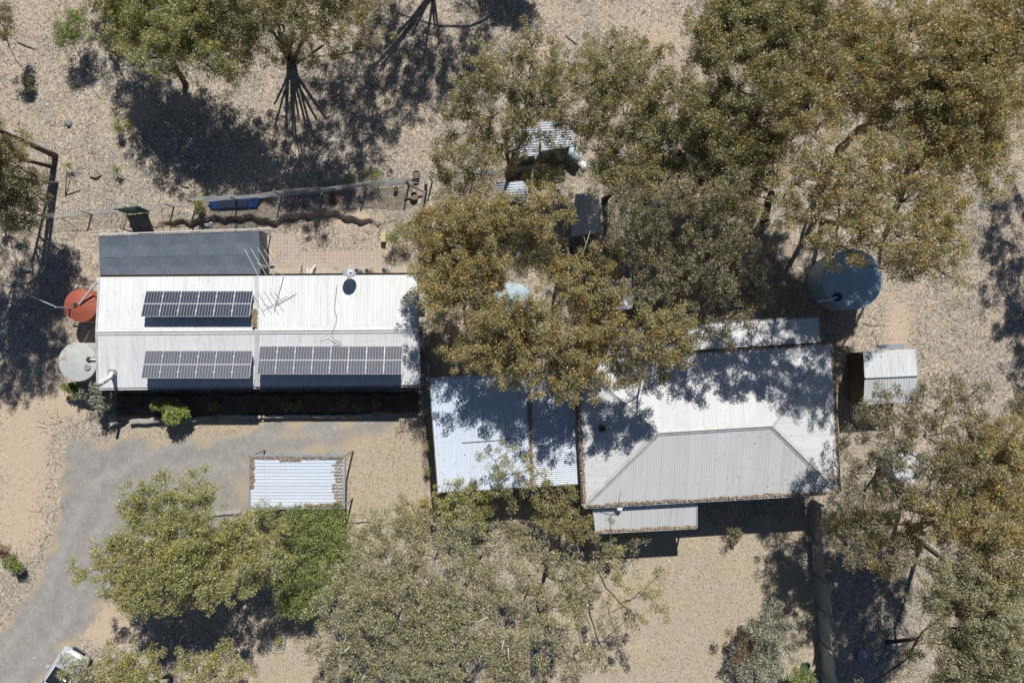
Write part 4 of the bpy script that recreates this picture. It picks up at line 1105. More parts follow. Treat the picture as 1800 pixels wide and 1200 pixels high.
# raised bed soil behind the sleepers
A, B, Cc, D = P(205, 690, 0), P(738, 688, 0), P(738, 726, 0), P(205, 734, 0)
bed = MB(); nx_, ny_ = 120, 10
for j in range(ny_ + 1):
    for i in range(nx_ + 1):
        u, v = i / nx_, j / ny_; p = A.lerp(B, u).lerp(D.lerp(Cc, u), v)
        bed.v.append((p.x, p.y + .04 * math.sin(u * 60), .20 + .05 * math.sin(u * 50) * math.sin(v * 9) + rnd.uniform(-.015, .015) if 0 < j < ny_ and 0 < i < nx_ else -.1))
for j in range(ny_):
    for i in range(nx_): k = j * (nx_ + 1) + i; bed.f.append((k, k + nx_ + 1, k + nx_ + 2, k + 1))
M['bed_soil'] = mottled('mulched_soil', (.11, .08, .055), (.20, .15, .10), 3, .95, fine=.5, bump=.5)
tag(bed.build('garden_bed', M['bed_soil']), kind='structure')

# ---- logs and branches
def log(pts, rad, mat, label, name='fallen_log', cat='log'):
    o = MB().tube([G(x, y, z) for (x, y, z) in pts], rad, 9).build(name, M[mat], None, True); tag(o, label, cat); return o
log([(395, 935, .15), (412, 930, .2), (430, 918, .28), (440, 910, .35)], [.13, .15, .12, .08], 'bark_pale', 'thick grey fallen log beside the gum below the carport')
log([(425, 920, .2), (432, 935, .1)], [.08, .06], 'bark', 'short dark log stub under the thick grey log')
log([(158, 310, .06), (168, 312, .12), (178, 307, .06)], [.05, .06, .04], 'bark_pale', 'short curved stick on the litter left of the green tarp', cat='stick')
log([(312, 318, .04), (320, 326, .08), (332, 330, .05)], [.03, .05, .04], 'bark_pale', 'bent grey stick above the low wire fence', cat='stick')
log([(115, 345, .04), (116, 320, .3), (117, 300, .5), (112, 305, .45)], [.035, .03, .02, .01], 'bark', 'thin dark dead sapling near the left trunks', 'dead_sapling', 'sapling')
log([(118, 342, .03), (138, 335, .05), (142, 333, .03)], [.03, .025, .015], 'bark_pale', 'thin stick lying right of the dead sapling', cat='stick')
log([(994, 62, .04), (1014, 78, .05)], [.03, .025], 'bark_pale', 'straight pale stick on bare dirt at the top', cat='stick')
log([(30, 74, .04), (62, 87, .05)], [.03, .02], 'bark', 'dark stick in the top left corner', cat='stick')
log([(735, 92, .04), (752, 102, .05)], [.03, .02], 'bark_dead', 'bleached stick in the shadow of the top trees', cat='stick')
log([(330, 260, .05), (345, 290, .06)], [.04, .03], 'bark_pale', 'grey branch lying in dark shade north of the fence', cat='branch')
log([(1500, 1012, .2), (1530, 1012, .1), (1560, 1018, .08)], [.02, .03, .03], 'bark_dead', 'pale bleached branch in the shade at lower right', cat='branch')
log([(1505, 1003, .1), (1535, 1010, .1), (1550, 1024, .08)], [.02, .03, .03], 'bark_dead', 'forked bleached twig lying above the other at lower right', cat='branch')

# ---- small odds and ends
bxx = empty('white_bin', G(1419, 944), 'small square white tub beside the paling fence', 'tub')
p = G(1419, 944); MB().box(p + Vector((0, 0, .2)), (.26, .3, .4)).build('body', M['white'], bxx); MB().box(p + Vector((0, 0, .41)), (.2, .24, .02)).build('lid', M['trim'], bxx)
o = MB().lathe(G(1422, 968), [(.07, 0), (.09, .16), (.07, .17)], 12).build('small_bucket', M['plastic_sheet']); tag(o, 'tiny pale bucket south of the square white tub', 'bucket')
o = empty('green_crate', G(1415, 1168), 'dark green crate in shade at the foot of the sheeting fence', 'crate')
p = G(1415, 1168); MB().box(p + Vector((0, 0, .1)), (.4, .3, .2), .2).build('body', M['green_dark'], o); MB().box(p + Vector((0, 0, .215)), (.46, .34, .02), .2).build('rim', M['green_dark'], o)
# clear plastic hoop tub
th = empty('plastic_tub', G(1520, 1152), 'oval clear plastic tub on shaded ground at lower right', 'tub')
p = G(1520, 1152); tm = MB(); ns = 28
for (rx, ry, z) in ((.55, .38, .02), (.62, .44, .2), (.58, .4, .2), (.5, .34, .04)):
    for k in range(ns):
        a_ = 2 * math.pi * k / ns; v = Matrix.Rotation(-.7, 3, 'Z') @ Vector((rx * math.cos(a_), ry * math.sin(a_), z)); tm.v.append(tuple(p + v))
for i in range(3):
    for k in range(ns): tm.f.append((i * ns + k, i * ns + (k + 1) % ns, (i + 1) * ns + (k + 1) % ns, (i + 1) * ns + k))
tm.f.append(tuple(3 * ns + k for k in range(ns))); M['clear'] = mottled('cloudy_plastic', (.32, .34, .35), (.45, .47, .48), 5, .3)
tm.build('shell', M['clear'], th)
MB().tube([p + Vector((.5, .2, .2)), p + Vector((.62, .1, .3)), p + Vector((.55, -.1, .2))], .015, 5).build('handle', M['steel'], th)
# torn sheet on a stump
stp = empty('tree_stump', G(1014, 975), 'dark stump with a bent stub in front of the porch', 'stump')
MB().tube([G(1014, 975, -.05), G(1013, 974, .6), G(1006, 965, .9)], [.2, .16, .08], 10).build('trunk', M['bark'], stp)
def crumple(px, py, z, r, mat, label, seed, name='plastic_sheet', sy=1.0):
    rr_ = random.Random(seed); n = 11; m = MB(); p0 = G(px, py, z)
    for j in range(n):
        for i in range(n):
            u, v = i / (n - 1) - .5, j / (n - 1) - .5; k = 1 - .55 * abs(u) * abs(v) * 4 * rr_.random()
            m.v.append(tuple(p0 + Vector((u * 2 * r * k + rr_.uniform(-.04, .04), v * 2 * r * sy * k + rr_.uniform(-.04, .04), rr_.uniform(0, .14)))))
    for j in range(n - 1):
        for i in range(n - 1): k = j * n + i; m.f.append((k, k + 1, k + n + 1, k + n))
    o = m.build(name, M[mat]); tag(o, label, 'plastic sheet'); return o
crumple(1010, 962, .75, .24, 'plastic_sheet', 'crumpled white plastic draped on the dark stump', 3)
crumple(1027, 972, .35, .22, 'plastic_sheet', 'torn white plastic scrap right of the dark stump', 5, sy=.6)
crumple(552, 1113, .1, .14, 'plastic_sheet', 'small grey plastic scrap left of the big lower gum', 6, sy=.5)
crumple(972, 318, .1, .16, 'plastic_sheet', 'black and white plastic scrap in the centre clearing', 8)
# wire ring round a sapling
wr = empty('sapling_guard', G(492, 1118), 'rounded square wire guard round a sapling on the lower left grass', 'wire guard')
p = G(492, 1118)
for z in (.1, .35, .6):
    MB().tube([p + Vector((.42 * math.copysign(abs(math.cos(t)) ** .6, math.cos(t)), .5 * math.copysign(abs(math.sin(t)) ** .6, math.sin(t)), z)) for t in [2 * math.pi * i / 32 for i in range(33)]], .012, 5, False).build('hoop', M['wire'], wr)
for k in range(6):
    t = 2 * math.pi * k / 6 + .3; q = p + Vector((.42 * math.copysign(abs(math.cos(t)) ** .6, math.cos(t)), .5 * math.copysign(abs(math.sin(t)) ** .6, math.sin(t)), 0))
    MB().tube([q, q + Vector((0, 0, .65))], .012, 5).build('stake', M['wire'], wr)

# ---- parked car (bottom left)
def make_car():
    c = P(117, 1192, 0.0); head = Vector((.50, .866, 0)).normalized()
    fwd = head; rgt = Vector((head.y, -head.x, 0))
    root = empty('parked_car', c, 'silver parked car half hidden under a gum by the driveway', 'car')
    def L3(x, y, z): return c + fwd * x + rgt * y + Vector((0, 0, z))     # x forward
    def loft(secs, cap=True):
        m = MB(); n = 20
        for (x, wd, z0, z1, ex) in secs:
            for k in range(n):
                a_ = 2 * math.pi * k / n + math.pi / n; cy, sy = math.cos(a_), math.sin(a_)
                yy = math.copysign(abs(cy) ** ex, cy) * wd / 2; zz = (z0 + z1) / 2 + math.copysign(abs(sy) ** ex, sy) * (z1 - z0) / 2
                bow = -.16 * (yy / (wd / 2)) ** 2 * (1 if x > 1.8 else 0)
                m.v.append(tuple(L3(x + bow, yy, zz)))
        for i in range(len(secs) - 1):
            for k in range(n): m.f.append((i * n + k, i * n + (k + 1) % n, (i + 1) * n + (k + 1) % n, (i + 1) * n + k))
        if cap: m.f.append(tuple(range(n - 1, -1, -1))); m.f.append(tuple((len(secs) - 1) * n + k for k in range(n)))
        return m
    body = loft([(-2.25, 1.5, .35, .80, .5), (-2.15, 1.7, .3, .95, .4), (-1.6, 1.82, .25, 1.0, .35), (-.6, 1.84, .22, 1.0, .3), (.5, 1.84, .22, 1.0, .3), (.9, 1.84, .22, .98, .32), (1.6, 1.82, .24, .92, .36), (2.05, 1.72, .27, .82, .42), (2.25, 1.5, .32, .68, .5)])
    bo = body.build('body', M['car_body'], root, True)
    cab = loft([(-1.95, 1.3, .9, 1.0, .5), (-1.5, 1.42, .9, 1.38, .4), (-.7, 1.48, .9, 1.47, .35), (.1, 1.46, .9, 1.45, .35), (.45, 1.42, .9, 1.30, .4), (1.05, 1.36, .9, .98, .5)])
    cab.build('window', M['car_glass'], root, True)
    loft([(-1.45, 1.2, 1.36, 1.41, .5), (-1.1, 1.3, 1.38, 1.47, .4), (-.5, 1.32, 1.4, 1.5, .4), (.1, 1.28, 1.4, 1.475, .4), (.25, 1.2, 1.36, 1.42, .5)]).build('roof', M['car_body'], root, True)
    for s in (-1, 1):
        MB().tube([L3(1.12, s * .66, .98), L3(.3, s * .60, 1.43)], .04, 6).build('pillar', M['car_body'], root)
        m = MB(); m.box(L3(2.02, s * .66, .70), (.34, .34, .14), math.atan2(fwd.y, fwd.x)); m.build('headlight', M['lamp_glass'], root)
        mir = MB().box(L3(.85, s * 1.02, 1.02), (.12, .2, .14), math.atan2(fwd.y, fwd.x)).build('mirror', M['car_body'], root)
        for x in (-1.35, 1.4):
            a_, b_ = L3(x, s * .94, .33), L3(x, s * .72, .33)
            wo = MB().tube([a_, b_], [.33, .33], 20).build('wheel', M['tyre'], root)
            sub('rim', MB().tube([L3(x, s * .955, .33), L3(x, s * .90, .33)], [.2, .2], 14), 'steel', wo)
    g = MB()
    for i in range(4): g.beam(L3(2.18, -.4, .48 + i * .05), L3(2.18, .4, .48 + i * .05), .12, .015)
    g.build('grille', M['black'], root)
    wpr = MB().tube([L3(1.05, -.1, 1.0), L3(.85, .45, 1.13)], .012, 5).tube([L3(1.05, -.6, 1.0), L3(.85, -.1, 1.13)], .012, 5); wpr.build('wiper', M['black'], root)
    ln_ = MB()
    for s in (-1, 1): ln_.tube([L3(2.0, s * .5, .87), L3(1.2, s * .62, .985)], .012, 5)
    ln_.build('bonnet_crease', M['gutter'], root)
make_car()

# ------------------------------------------------------------------ vegetation
def leaves_at(centers, radii, per, length, width, flat=.8):
    """leaf-sized quads gathered in tufts"""
    n = len(centers) * per
    c = np.repeat(centers, per, 0); r = np.repeat(radii, per)[:, None]
    d = rng.normal(size=(n, 3)); d /= np.linalg.norm(d, axis=1, keepdims=True)
    rad = rng.random((n, 1)) ** (1 / 2.2)
    p = c + d * rad * r * np.array([1, 1, flat])
    a = d * .6 + rng.normal(size=(n, 3)) * .7 + np.array([0, 0, -.35]); a /= np.linalg.norm(a, axis=1, keepdims=True)
    b = np.cross(a, rng.normal(size=(n, 3))); b /= np.linalg.norm(b, axis=1, keepdims=True)
    L_ = length * (.6 + .7 * rng.random((n, 1))); W_ = width * (.6 + .7 * rng.random((n, 1))) * .5
    return np.stack([p, p + a * L_ * .45 + b * W_, p + a * L_, p + a * L_ * .45 - b * W_], 1)

def bez(a, c, b, n):
    return [a * (1 - t) ** 2 + c * 2 * t * (1 - t) + b * t * t for t in [i / n for i in range(n + 1)]]

RS = 1.2
def tree(name, base, clumps, label, leaf='leaf_olive', bark='bark', rad=.18, dens=1.0, group=None, cat='tree', fork=.45, shadow=(), stems=1,
         leafsize=(.13, .044), tuft=.28, dead=0, twigs=True, zup=0, fill=None, sfill=None, gap=.24, per=100):
    """clumps: (px, py, z, r_px) seen in the picture; shadow: (px, py, z, r_m) by where they shade the ground"""
    b0 = G(*base)
    clumps = list(clumps); shadow = list(shadow); r9 = random.Random(int(base[0] * 7 + base[1]))
    for src, dst in ((fill, clumps), (sfill, shadow)):
        if not src: continue
        poly, z, r, sp = src; xs_ = [a for a, b in poly]; ys_ = [b for a, b in poly]; got = [(c[0], c[1]) for c in dst] if dst is clumps else []
        for _ in range(900):
            x, y = r9.uniform(min(xs_), max(xs_)), r9.uniform(min(ys_), max(ys_))
            if poly_sd(np.array([x]), np.array([y]), poly)[0] < 0 and all(math.hypot(x - a, y - b) > sp for a, b in got):
                got.append((x, y)); dst.append((x, y, z + r9.uniform(-.9, .6), r * r9.uniform(.75, 1.2)))
    cl = [(P(x, y, z), RS * r * (H - z) / FPX) for (x, y, z, r) in clumps] + [(PS(x, y, z), RS * r) for (x, y, z, r) in shadow]
    cl = [(Vector((c.x, c.y, c.z + (rnd.uniform(-.7, .5) if cat == 'tree' and c.z > 4 else 0))), r * rnd.uniform(.85, 1.15)) for c, r in cl]
    if zup:
        cl = [(Vector((c.x * (H - c.z - zup) / (H - c.z), c.y * (H - c.z - zup) / (H - c.z), c.z + zup)), r * (H - c.z - zup) / (H - c.z)) if i < len(clumps) else (c, r) for i, (c, r) in enumerate(cl)]
    if dens >= .7 and cat == 'tree':
        ex = []
        for i in range(len(cl)):
            for j in range(i):
                (c1, r1_), (c2, r2_) = cl[i], cl[j]
                if .75 * (r1_ + r2_) < (c1 - c2).length < 1.2 * (r1_ + r2_) and rnd.random() < .5:
                    ex.append((c1.lerp(c2, rnd.uniform(.35, .65)) - Vector((0, 0, rnd.uniform(0, .5))), .5 * (r1_ + r2_) * rnd.uniform(.5, .75)))
        cl += ex
    root = empty(name, b0, label, cat, group)
    zs = max(c.z for c, r in cl)
    cen = sum((c for c, r in cl), Vector()) / len(cl)
    wood = MB(); nodes = []
    for s in range(stems):
        off = Vector((rnd.uniform(-.25, .25), rnd.uniform(-.25, .25), 0)) * (0 if stems == 1 else 1)
        fz = zs * fork * rnd.uniform(.85, 1.1)
        ck = cl[int((s + .5) / stems * len(cl)) % len(cl)][0] if stems > 1 else cen
        tgt = Vector((b0.x * .7 + cen.x * .3 + rnd.uniform(-.3, .3) * (1 + stems), b0.y * .7 + cen.y * .3 + rnd.uniform(-.3, .3) * (1 + stems), fz))
        if stems > 1: tgt = Vector((b0.x * .55 + ck.x * .45, b0.y * .55 + ck.y * .45, ck.z * .55))
        midp = (b0 + off).lerp(tgt, .5) + Vector((rnd.uniform(-.2, .2), rnd.uniform(-.2, .2), 0))
        pts = bez(b0 + off - Vector((0, 0, .15)), midp, tgt, 7)
        rr_ = [rad * (1.25 if i == 0 else 1 - .055 * i) / (1 if stems == 1 else 1.8) for i in range(8)]
        wood.tube(pts, rr_, 9)
        for i in (5, 6, 7): nodes.append((pts[i], rr_[i], (7 - i) * .2))
    top = nodes[-1][0]
    order = sorted(cl, key=lambda k: (k[0] - top).length)
    limbs = MB(); tc = []; tr = []
    for (c, r) in order:
        best = None
        for (p, rr0, pl_) in nodes:
            if p.z > c.z + .3: continue
            d = (c - p).length
            cost = d + .35 * pl_
            if best is None or cost < best[0]: best = (cost, p, rr0, pl_)
        if best is None: best = (0, nodes[0][0], nodes[0][1], 0)
        _, p, rr0, pl_ = best
        d = (c - p).length
        mid = p.lerp(c, .35) + Vector((rnd.uniform(-.15, .15) * d, rnd.uniform(-.15, .15) * d, .20 * d))
        e = c - Vector((0, 0, r * .35))
        n = 6; pts = bez(p, mid, e, n)
        for i in range(1, n): pts[i] += Vector((rnd.uniform(-1, 1), rnd.uniform(-1, 1), rnd.uniform(-1, 1))) * .035 * d ** .5
        ra = min(rr0 * .8, .042 + .026 * d); rbs = max(.022, ra * .4)
        rs = [ra + (rbs - ra) * i / n for i in range(n + 1)]
        limbs.tube(pts, rs, 6)
        for i in range(2, n + 1): nodes.append((pts[i], rs[i], pl_ + d * i / n))
        # tufts
        nt_ = max(4, int(25.0 * r * r * dens / (tuft / .30) ** 2))
        phi = rnd.uniform(0, 6.28)
        for k in range(nt_):
            a_ = rnd.uniform(0, 6.283); q = math.sqrt(rnd.random()) 
            edge = 1 + .28 * math.sin(3 * a_ + phi) + .15 * math.sin(7 * a_ + 2 * phi)
            if rnd.random() < gap: continue
            zz = (rnd.random() ** .6 * 2 - 1) * math.sqrt(max(0.05, 1 - q * q)) * .5
            t = c + Vector((math.cos(a_) * q * r * edge, math.sin(a_) * q * r * edge, zz * r + .1 * r))
            tc.append(t); tr.append(tuft * rnd.uniform(.65, 1.3))
            if twigs and k % 2 == 0:
                m_ = e.lerp(t, .5) + Vector((rnd.uniform(-.1, .1), rnd.uniform(-.1, .1), rnd.uniform(-.05, .12)))
                limbs.tube([e, m_, t], [.02, .014, .008], 4, False)
    for k in range(dead):
        p, rr0, pl_ = nodes[rnd.randrange(8, len(nodes))]
        dd = Vector((rnd.uniform(-1, 1), rnd.uniform(-1, 1), rnd.uniform(.1, .8))).normalized() * rnd.uniform(.8, 1.8)
    wood.build('trunk', M[bark], root, True)
    limbs.build('limbs', M[bark], root, True)
    q = leaves_at(np.array([tuple(t) for t in tc]), np.array(tr), per, leafsize[0], leafsize[1])
    np_quads('crown', q, M[leaf], root)
    return root

def dead_branch(pts, r, label):
    m = MB()
    for i, (path) in enumerate(pts):
        n = len(path); m.tube([P(*q) for q in path], [r * (1 - .75 * k / (n - 1)) * (1 if i == 0 else .6) for k in range(n)], 6)
    o = m.build('dead_branch', M['bark_dead'], None, True); tag(o, label, 'dead branch'); return o

GT = 'gum trees around the homestead'
tree('gum_tree', (326, 150), [(300, 8, 6, 36), (345, 25, 6.5, 36), (325, 50, 5.5, 26), (392, 18, 6, 34), (285, -28, 6, 38), (360, -30, 7, 42)],
     'yellow olive gum crown at the top edge left of the fan shadow', 'leaf_yellow', fork=.4, shadow=[(255, 215, 5.5, .9), (300, 240, 6, 1.1), (270, 180, 6.5, 1.0), (285, 275, 5.5, .7), (240, 190, 6, .8), (330, 200, 6.5, 1.0), (350, 290, 5.5, .9), (330, 310, 5, .8), (400, 325, 5.5, .9), (450, 320, 5.5, .9)], sfill=([(225,140),(340,170),(440,230),(440,335),(345,340),(290,290),(230,240)],6.2,1.0,33), dens=.7)
tree('gum_tree', (512, 112), [(430, 20, 7, 40), (468, 48, 7, 42), (440, 82, 6, 26), (520, 30, 8, 46), (560, 58, 7, 40), (600, 28, 7.5, 42), (545, 92, 6, 26), (610, 80, 6, 26), (500, 85, 6, 26), (400, 55, 6.5, 22), (655, 45, 6.5, 22), (490, 10, 8, 40),
     (500, -30, 9, 55), (590, -40, 9, 50), (420, -40, 8, 45), (640, 15, 7, 24)], 'broad many stemmed gum at the top edge casting fan shaped branch shadows', 'leaf_olive', rad=.17, fork=.22, stems=12, dens=.62, sfill=([(400,240),(500,230),(560,290),(600,325),(480,342),(400,330)],7,1.1,40))
tree('gum_tree', (190, -60), [], 'gum just beyond the top left whose shade falls by the round shrub', 'leaf_olive', shadow=[(205, 30, 7, 1.0), (240, 70, 7, 1.2), (235, 120, 6.5, 1.1), (200, 95, 6, .8), (255, 20, 8, 1.1), (285, 60, 7, .8)], sfill=([(170,0),(300,0),(330,60),(300,140),(250,160),(200,130)],6.5,.9,34), dens=.6)
tree('gum_tree', (765, -15), [], 'many stemmed gum beyond the top edge casting branching shade', 'leaf_olive', rad=.17, stems=9, fork=.25, dens=.55,
     shadow=[(700, 110, 8, 1.2), (745, 130, 8.5, 1.2), (790, 120, 8, 1.1), (825, 90, 9, 1.2), (670, 170, 7, 1.1), (625, 200, 7, 1.1), (590, 170, 7.5, 1.2), (565, 225, 6.5, 1.0), (640, 150, 8, 1.0), (720, 165, 7, .9), (830, 130, 7, .7)], sfill=([(560,140),(700,40),(850,40),(850,150),(780,180),(720,200),(660,260),(620,310),(550,335),(520,240)],7.5,1.05,36))
tree('gum_tree', (905, -70), [], 'smaller gum beyond the top edge near the middle', 'leaf_olive', shadow=[(880, 20, 6, 1.1), (905, 35, 5.5, .8), (850, 10, 6.5, 1.1), (920, 5, 6, .9), (660, 10, 8, 1.2), (700, 30, 7.5, 1.0)])
tree('gum_tree', (97, 274), [(10, 262, 5.5, 26), (25, 300, 5, 28), (-15, 240, 7, 40)], 'leaning dark gum trunk near the left edge, the most northern of three', 'leaf_olive', rad=.17, fork=.6,
     shadow=[(20, 520, 10, 1.5), (60, 560, 10, 1.3), (15, 590, 10, 1.4), (75, 610, 9.5, 1.2)])
tree('gum_tree', (93, 294), [(40, 340, 4.5, 28), (65, 315, 4, 18), (10, 345, 5, 28)], 'middle one of the three dark trunks near the left edge', 'leaf_dull', rad=.12, fork=.6, shadow=[(30, 650, 9, 1.2), (70, 660, 9, 1.0), (100, 590, 8.5, .8)])
tree('gum_tree', (99, 322), [(45, 375, 4, 24), (15, 385, 4.5, 24), (-20, 330, 6, 34), (70, 350, 3.8, 14)], 'southern of the three dark trunks near the left edge', 'leaf_dull', rad=.12, fork=.6, shadow=[(110, 480, 6, .7), (95, 520, 7, .8), (10, 690, 9, 1.0), (110, 540, 6, .6)])
tree('gum_tree', (-70, 500), [], 'gum beyond the left edge shading the ground west of the tanks', 'leaf_olive', shadow=[(10, 440, 7, 1.2), (0, 560, 7, 1.4), (5, 640, 7, 1.2), (40, 480, 7, .9)], dens=.6)
# northern centre
tree('gum_tree', (898, 325), [(935, 85, 8.5, 36), (900, 102, 8, 28), (978, 100, 8, 25), (840, 122, 8, 30), (862, 148, 7.5, 25), (800, 195, 7, 28), (822, 165, 7.5, 26), (778, 250, 6.5, 20),
     (862, 200, 7.5, 30), (930, 140, 8, 28), (955, 185, 7, 28), (872, 250, 6, 22), (820, 250, 6.5, 28), (800, 290, 5.5, 24), (845, 305, 5, 24), (790, 335, 5, 22), (835, 345, 5, 22), (1000, 120, 7.5, 18), (960, 300, 4, 22), (935, 315, 3.8, 20), (925, 228, 5, 22), (960, 235, 4.5, 16), (900, 285, 4.5, 20), (985, 262, 4, 14), (770, 300, 5, 18), (830, 210, 6.5, 22)],
     'open crowned gum at top centre with a forked trunk beside the iron sheds', 'leaf_olive', 'bark', rad=.17, fork=.35, dens=.8, fill=([(770,240),(830,130),(940,80),(990,150),(980,230),(890,300),(800,340)],6.6,23,30))
tree('gum_tree', (1062, 352), [(1078, 72, 8.5, 24), (1160, 98, 8.5, 30), (1130, 148, 8, 34), (1072, 135, 8, 32), (1012, 152, 7.5, 28), (1192, 140, 8, 30), (1040, 190, 7, 32), (1100, 200, 7.5, 34), (1160, 200, 7.5, 34),
     (1208, 180, 8, 22), (1062, 250, 6.5, 28), (1120, 262, 6.5, 34), (1180, 262, 7, 32), (1050, 300, 6, 22), (1112, 325, 6, 30), (1172, 320, 6.5, 32), (1000, 215, 6, 20), (1215, 225, 7.5, 26), (1085, 290, 6, 24), (1145, 215, 7, 26), (1020, 250, 5.5, 16)],
     'olive gum whose dark limb crosses the pale iron roofed pen', 'leaf_olive', rad=.2, fork=.35, dens=.72, fill=([(1010,120),(1060,70),(1180,80),(1220,200),(1210,330),(1060,330),(1000,230)],7,26,29))
# big eastern group
tree('gum_tree', (1425, 170), [(1250, 70, 9, 34), (1242, 28, 9, 24), (1292, 40, 10, 38), (1340, 30, 10, 38), (1292, 100, 10, 34), (1352, 92, 10.5, 38), (1300, 150, 10, 38), (1252, 122, 9, 30), (1362, 150, 10, 32), (1420, 20, 10, 34),
     (1400, -25, 10, 45), (1320, -35, 10, 45), (1410, 85, 9.5, 24), (1228, 100, 8.5, 20), (1270, 180, 9, 30), (1400, 140, 9.5, 26), (1380, 60, 10, 30)], 'tall gum at the top edge right of the bare dirt strip', 'leaf_olive', rad=.24, fork=.4, fill=([(1222,20),(1290,-30),(1460,-30),(1420,120),(1330,190),(1230,220),(1232,110)],9.5,27,27), dens=.8)
tree('gum_tree', (1478, 262), [(1420, 190, 10, 38), (1480, 150, 10.5, 38), (1538, 110, 10.5, 32), (1352, 210, 9.5, 32), (1298, 212, 9, 34), (1402, 240, 9, 26), (1530, 190, 9.5, 32), (1500, 85, 10, 38), (1500, 22, 10, 42), (1560, 50, 10, 34), (1450, 110, 10, 26), (1250, 180, 9, 28), (1440, 225, 9, 22), (1372, 268, 9, 24), (1560, 225, 9.5, 28), (1470, 60, 10, 36), (1530, 20, 10, 36), (1330, 180, 9, 28)],
     'gum with fire orange tips and an open dark fork in the upper right group', 'leaf_orange', rad=.26, fork=.45, fill=([(1300,190),(1420,120),(1470,0),(1580,0),(1600,150),(1530,230),(1440,215),(1330,240)],9.7,27,28), dens=.8)
tree('gum_tree', (1600, 300), [(1680, 95, 11, 46), (1742, 90, 11, 42), (1660, 150, 11, 46), (1722, 160, 11, 46), (1765, 205, 10.5, 36), (1642, 205, 10, 38), (1702, 225, 10.5, 46), (1752, 285, 9, 32), (1600, 170, 9.5, 28), (1742, 20, 11, 46), (1670, 35, 10.5, 34), (1790, 130, 10, 38), (1745, 335, 8, 22), (1720, 300, 8, 20), (1600, 110, 10, 28), (1612, 60, 10.5, 30), (1640, 20, 10.5, 32), (1600, 235, 9.5, 26), (1690, 60, 11, 30), (1780, 60, 10.5, 34), (1790, 10, 10.5, 34)],
     'large gum crown filling the upper right corner', 'leaf_orange', rad=.26, fork=.4, zup=1.5, fill=([(1590,0),(1800,-20),(1810,60),(1785,250),(1770,330),(1720,320),(1600,230),(1620,130)],10,28,29), dens=.8)
tree('gum_tree', (1345, 392), [(1300, 262, 9, 36), (1252, 232, 9, 34), (1262, 300, 8, 34), (1320, 300, 8, 26), (1220, 280, 7.5, 26), (1345, 260, 9, 26), (1235, 200, 8, 26), (1300, 345, 7, 26), (1285, 270, 8, 28), (1350, 310, 8, 20), (1240, 320, 7, 22)], 'dark green gum just left of the big orange crown', 'leaf_olive', rad=.3, fork=.5, fill=([(1200,170),(1300,190),(1370,250),(1345,370),(1230,370),(1200,260)],8.3,26,27), dens=.85)
tree('gum_tree', (1440, 380), [(1402, 322, 10.5, 36), (1452, 305, 11, 40), (1502, 325, 11.5, 40), (1542, 300, 11.5, 38), (1592, 280, 11, 38), (1642, 300, 10.5, 36), (1430, 365, 10, 32), (1482, 385, 10.5, 40), (1540, 365, 11, 40), (1602, 350, 11, 40), (1655, 370, 10, 34),
     (1502, 430, 10, 34), (1552, 425, 10, 36), (1612, 415, 10.5, 38), (1662, 420, 10, 32), (1640, 462, 9.5, 30), (1592, 470, 9, 24), (1442, 425, 9.5, 24), (1520, 462, 8.5, 18), (1472, 462, 8, 16), (1690, 320, 10, 20), (1410, 390, 9, 16), (1570, 320, 11, 32), (1450, 345, 10.5, 28), (1620, 385, 10.5, 26), (1380, 345, 10, 18), (1560, 470, 9, 20)],
     'widest orange tipped gum crown reaching over the large blue tank', 'leaf_orange', rad=.3, fork=.45, stems=2, zup=1.2, fill=([(1375,330),(1450,270),(1600,240),(1690,290),(1700,400),(1670,490),(1560,480),(1440,450),(1380,400)],10.3,26,27), dens=.6)
# dull brown green tree in the middle
tree('gum_tree', (1232, 455), [(1110, 372, 6, 34), (1160, 362, 6.5, 34), (1220, 335, 7, 36), (1275, 352, 7, 34), (1130, 422, 6, 32), (1182, 430, 6, 34), (1240, 402, 6.5, 36), (1292, 412, 6.5, 30), (1132, 474, 5.5, 26), (1192, 492, 6, 34), (1252, 472, 6.5, 36), (1302, 482, 6, 28),
     (1212, 545, 5.5, 30), (1262, 540, 6, 32), (1312, 530, 5.5, 22), (1250, 585, 5, 26), (1296, 580, 5, 22), (1080, 430, 5.5, 22)],
     'dull brownish gum filling the centre between the pen and the verandah', 'leaf_dull', rad=.22, fork=.35, dens=.58, zup=1.7, fill=([(1080,340),(1330,330),(1340,530),(1320,595),(1230,605),(1090,500)],6,25,27))
# orange trees left of centre
tree('gum_tree', (838, 445), [(782, 400, 6, 32), (832, 398, 6.5, 34), (762, 440, 5.5, 28), (802, 458, 6, 32), (852, 450, 6, 26), (762, 490, 5.5, 26), (808, 508, 6, 24), (768, 540, 5, 20), (842, 365, 6.5, 30), (760, 382, 5.5, 22), (830, 540, 5, 20), (805, 430, 6, 26), (880, 490, 5, 22), (745, 460, 5, 16), (850, 510, 5, 18)],
     'orange tipped gum right of the white roof end', 'leaf_orange', rad=.17, fork=.4, dens=.9, zup=1.2, fill=([(735,370),(880,350),(880,540),(760,560),(725,470)],5.8,22,25))
tree('gum_tree', (1000, 440), [(882, 382, 6, 32), (932, 372, 6.5, 32), (980, 385, 6, 26), (880, 425, 5.5, 22), (1062, 450, 6, 24), (1028, 500, 6, 28), (990, 510, 5.5, 20), (930, 425, 5, 22), (985, 340, 5, 22), (1040, 540, 5.5, 22)],
     'orange gum south of the ribbed shelter with pale dead limbs', 'leaf_orange', rad=.2, fork=.4, dens=.85, zup=1.5, fill=([(870,350),(995,350),(1000,425),(1075,450),(1080,540),(960,500),(860,420)],5.6,20,30))
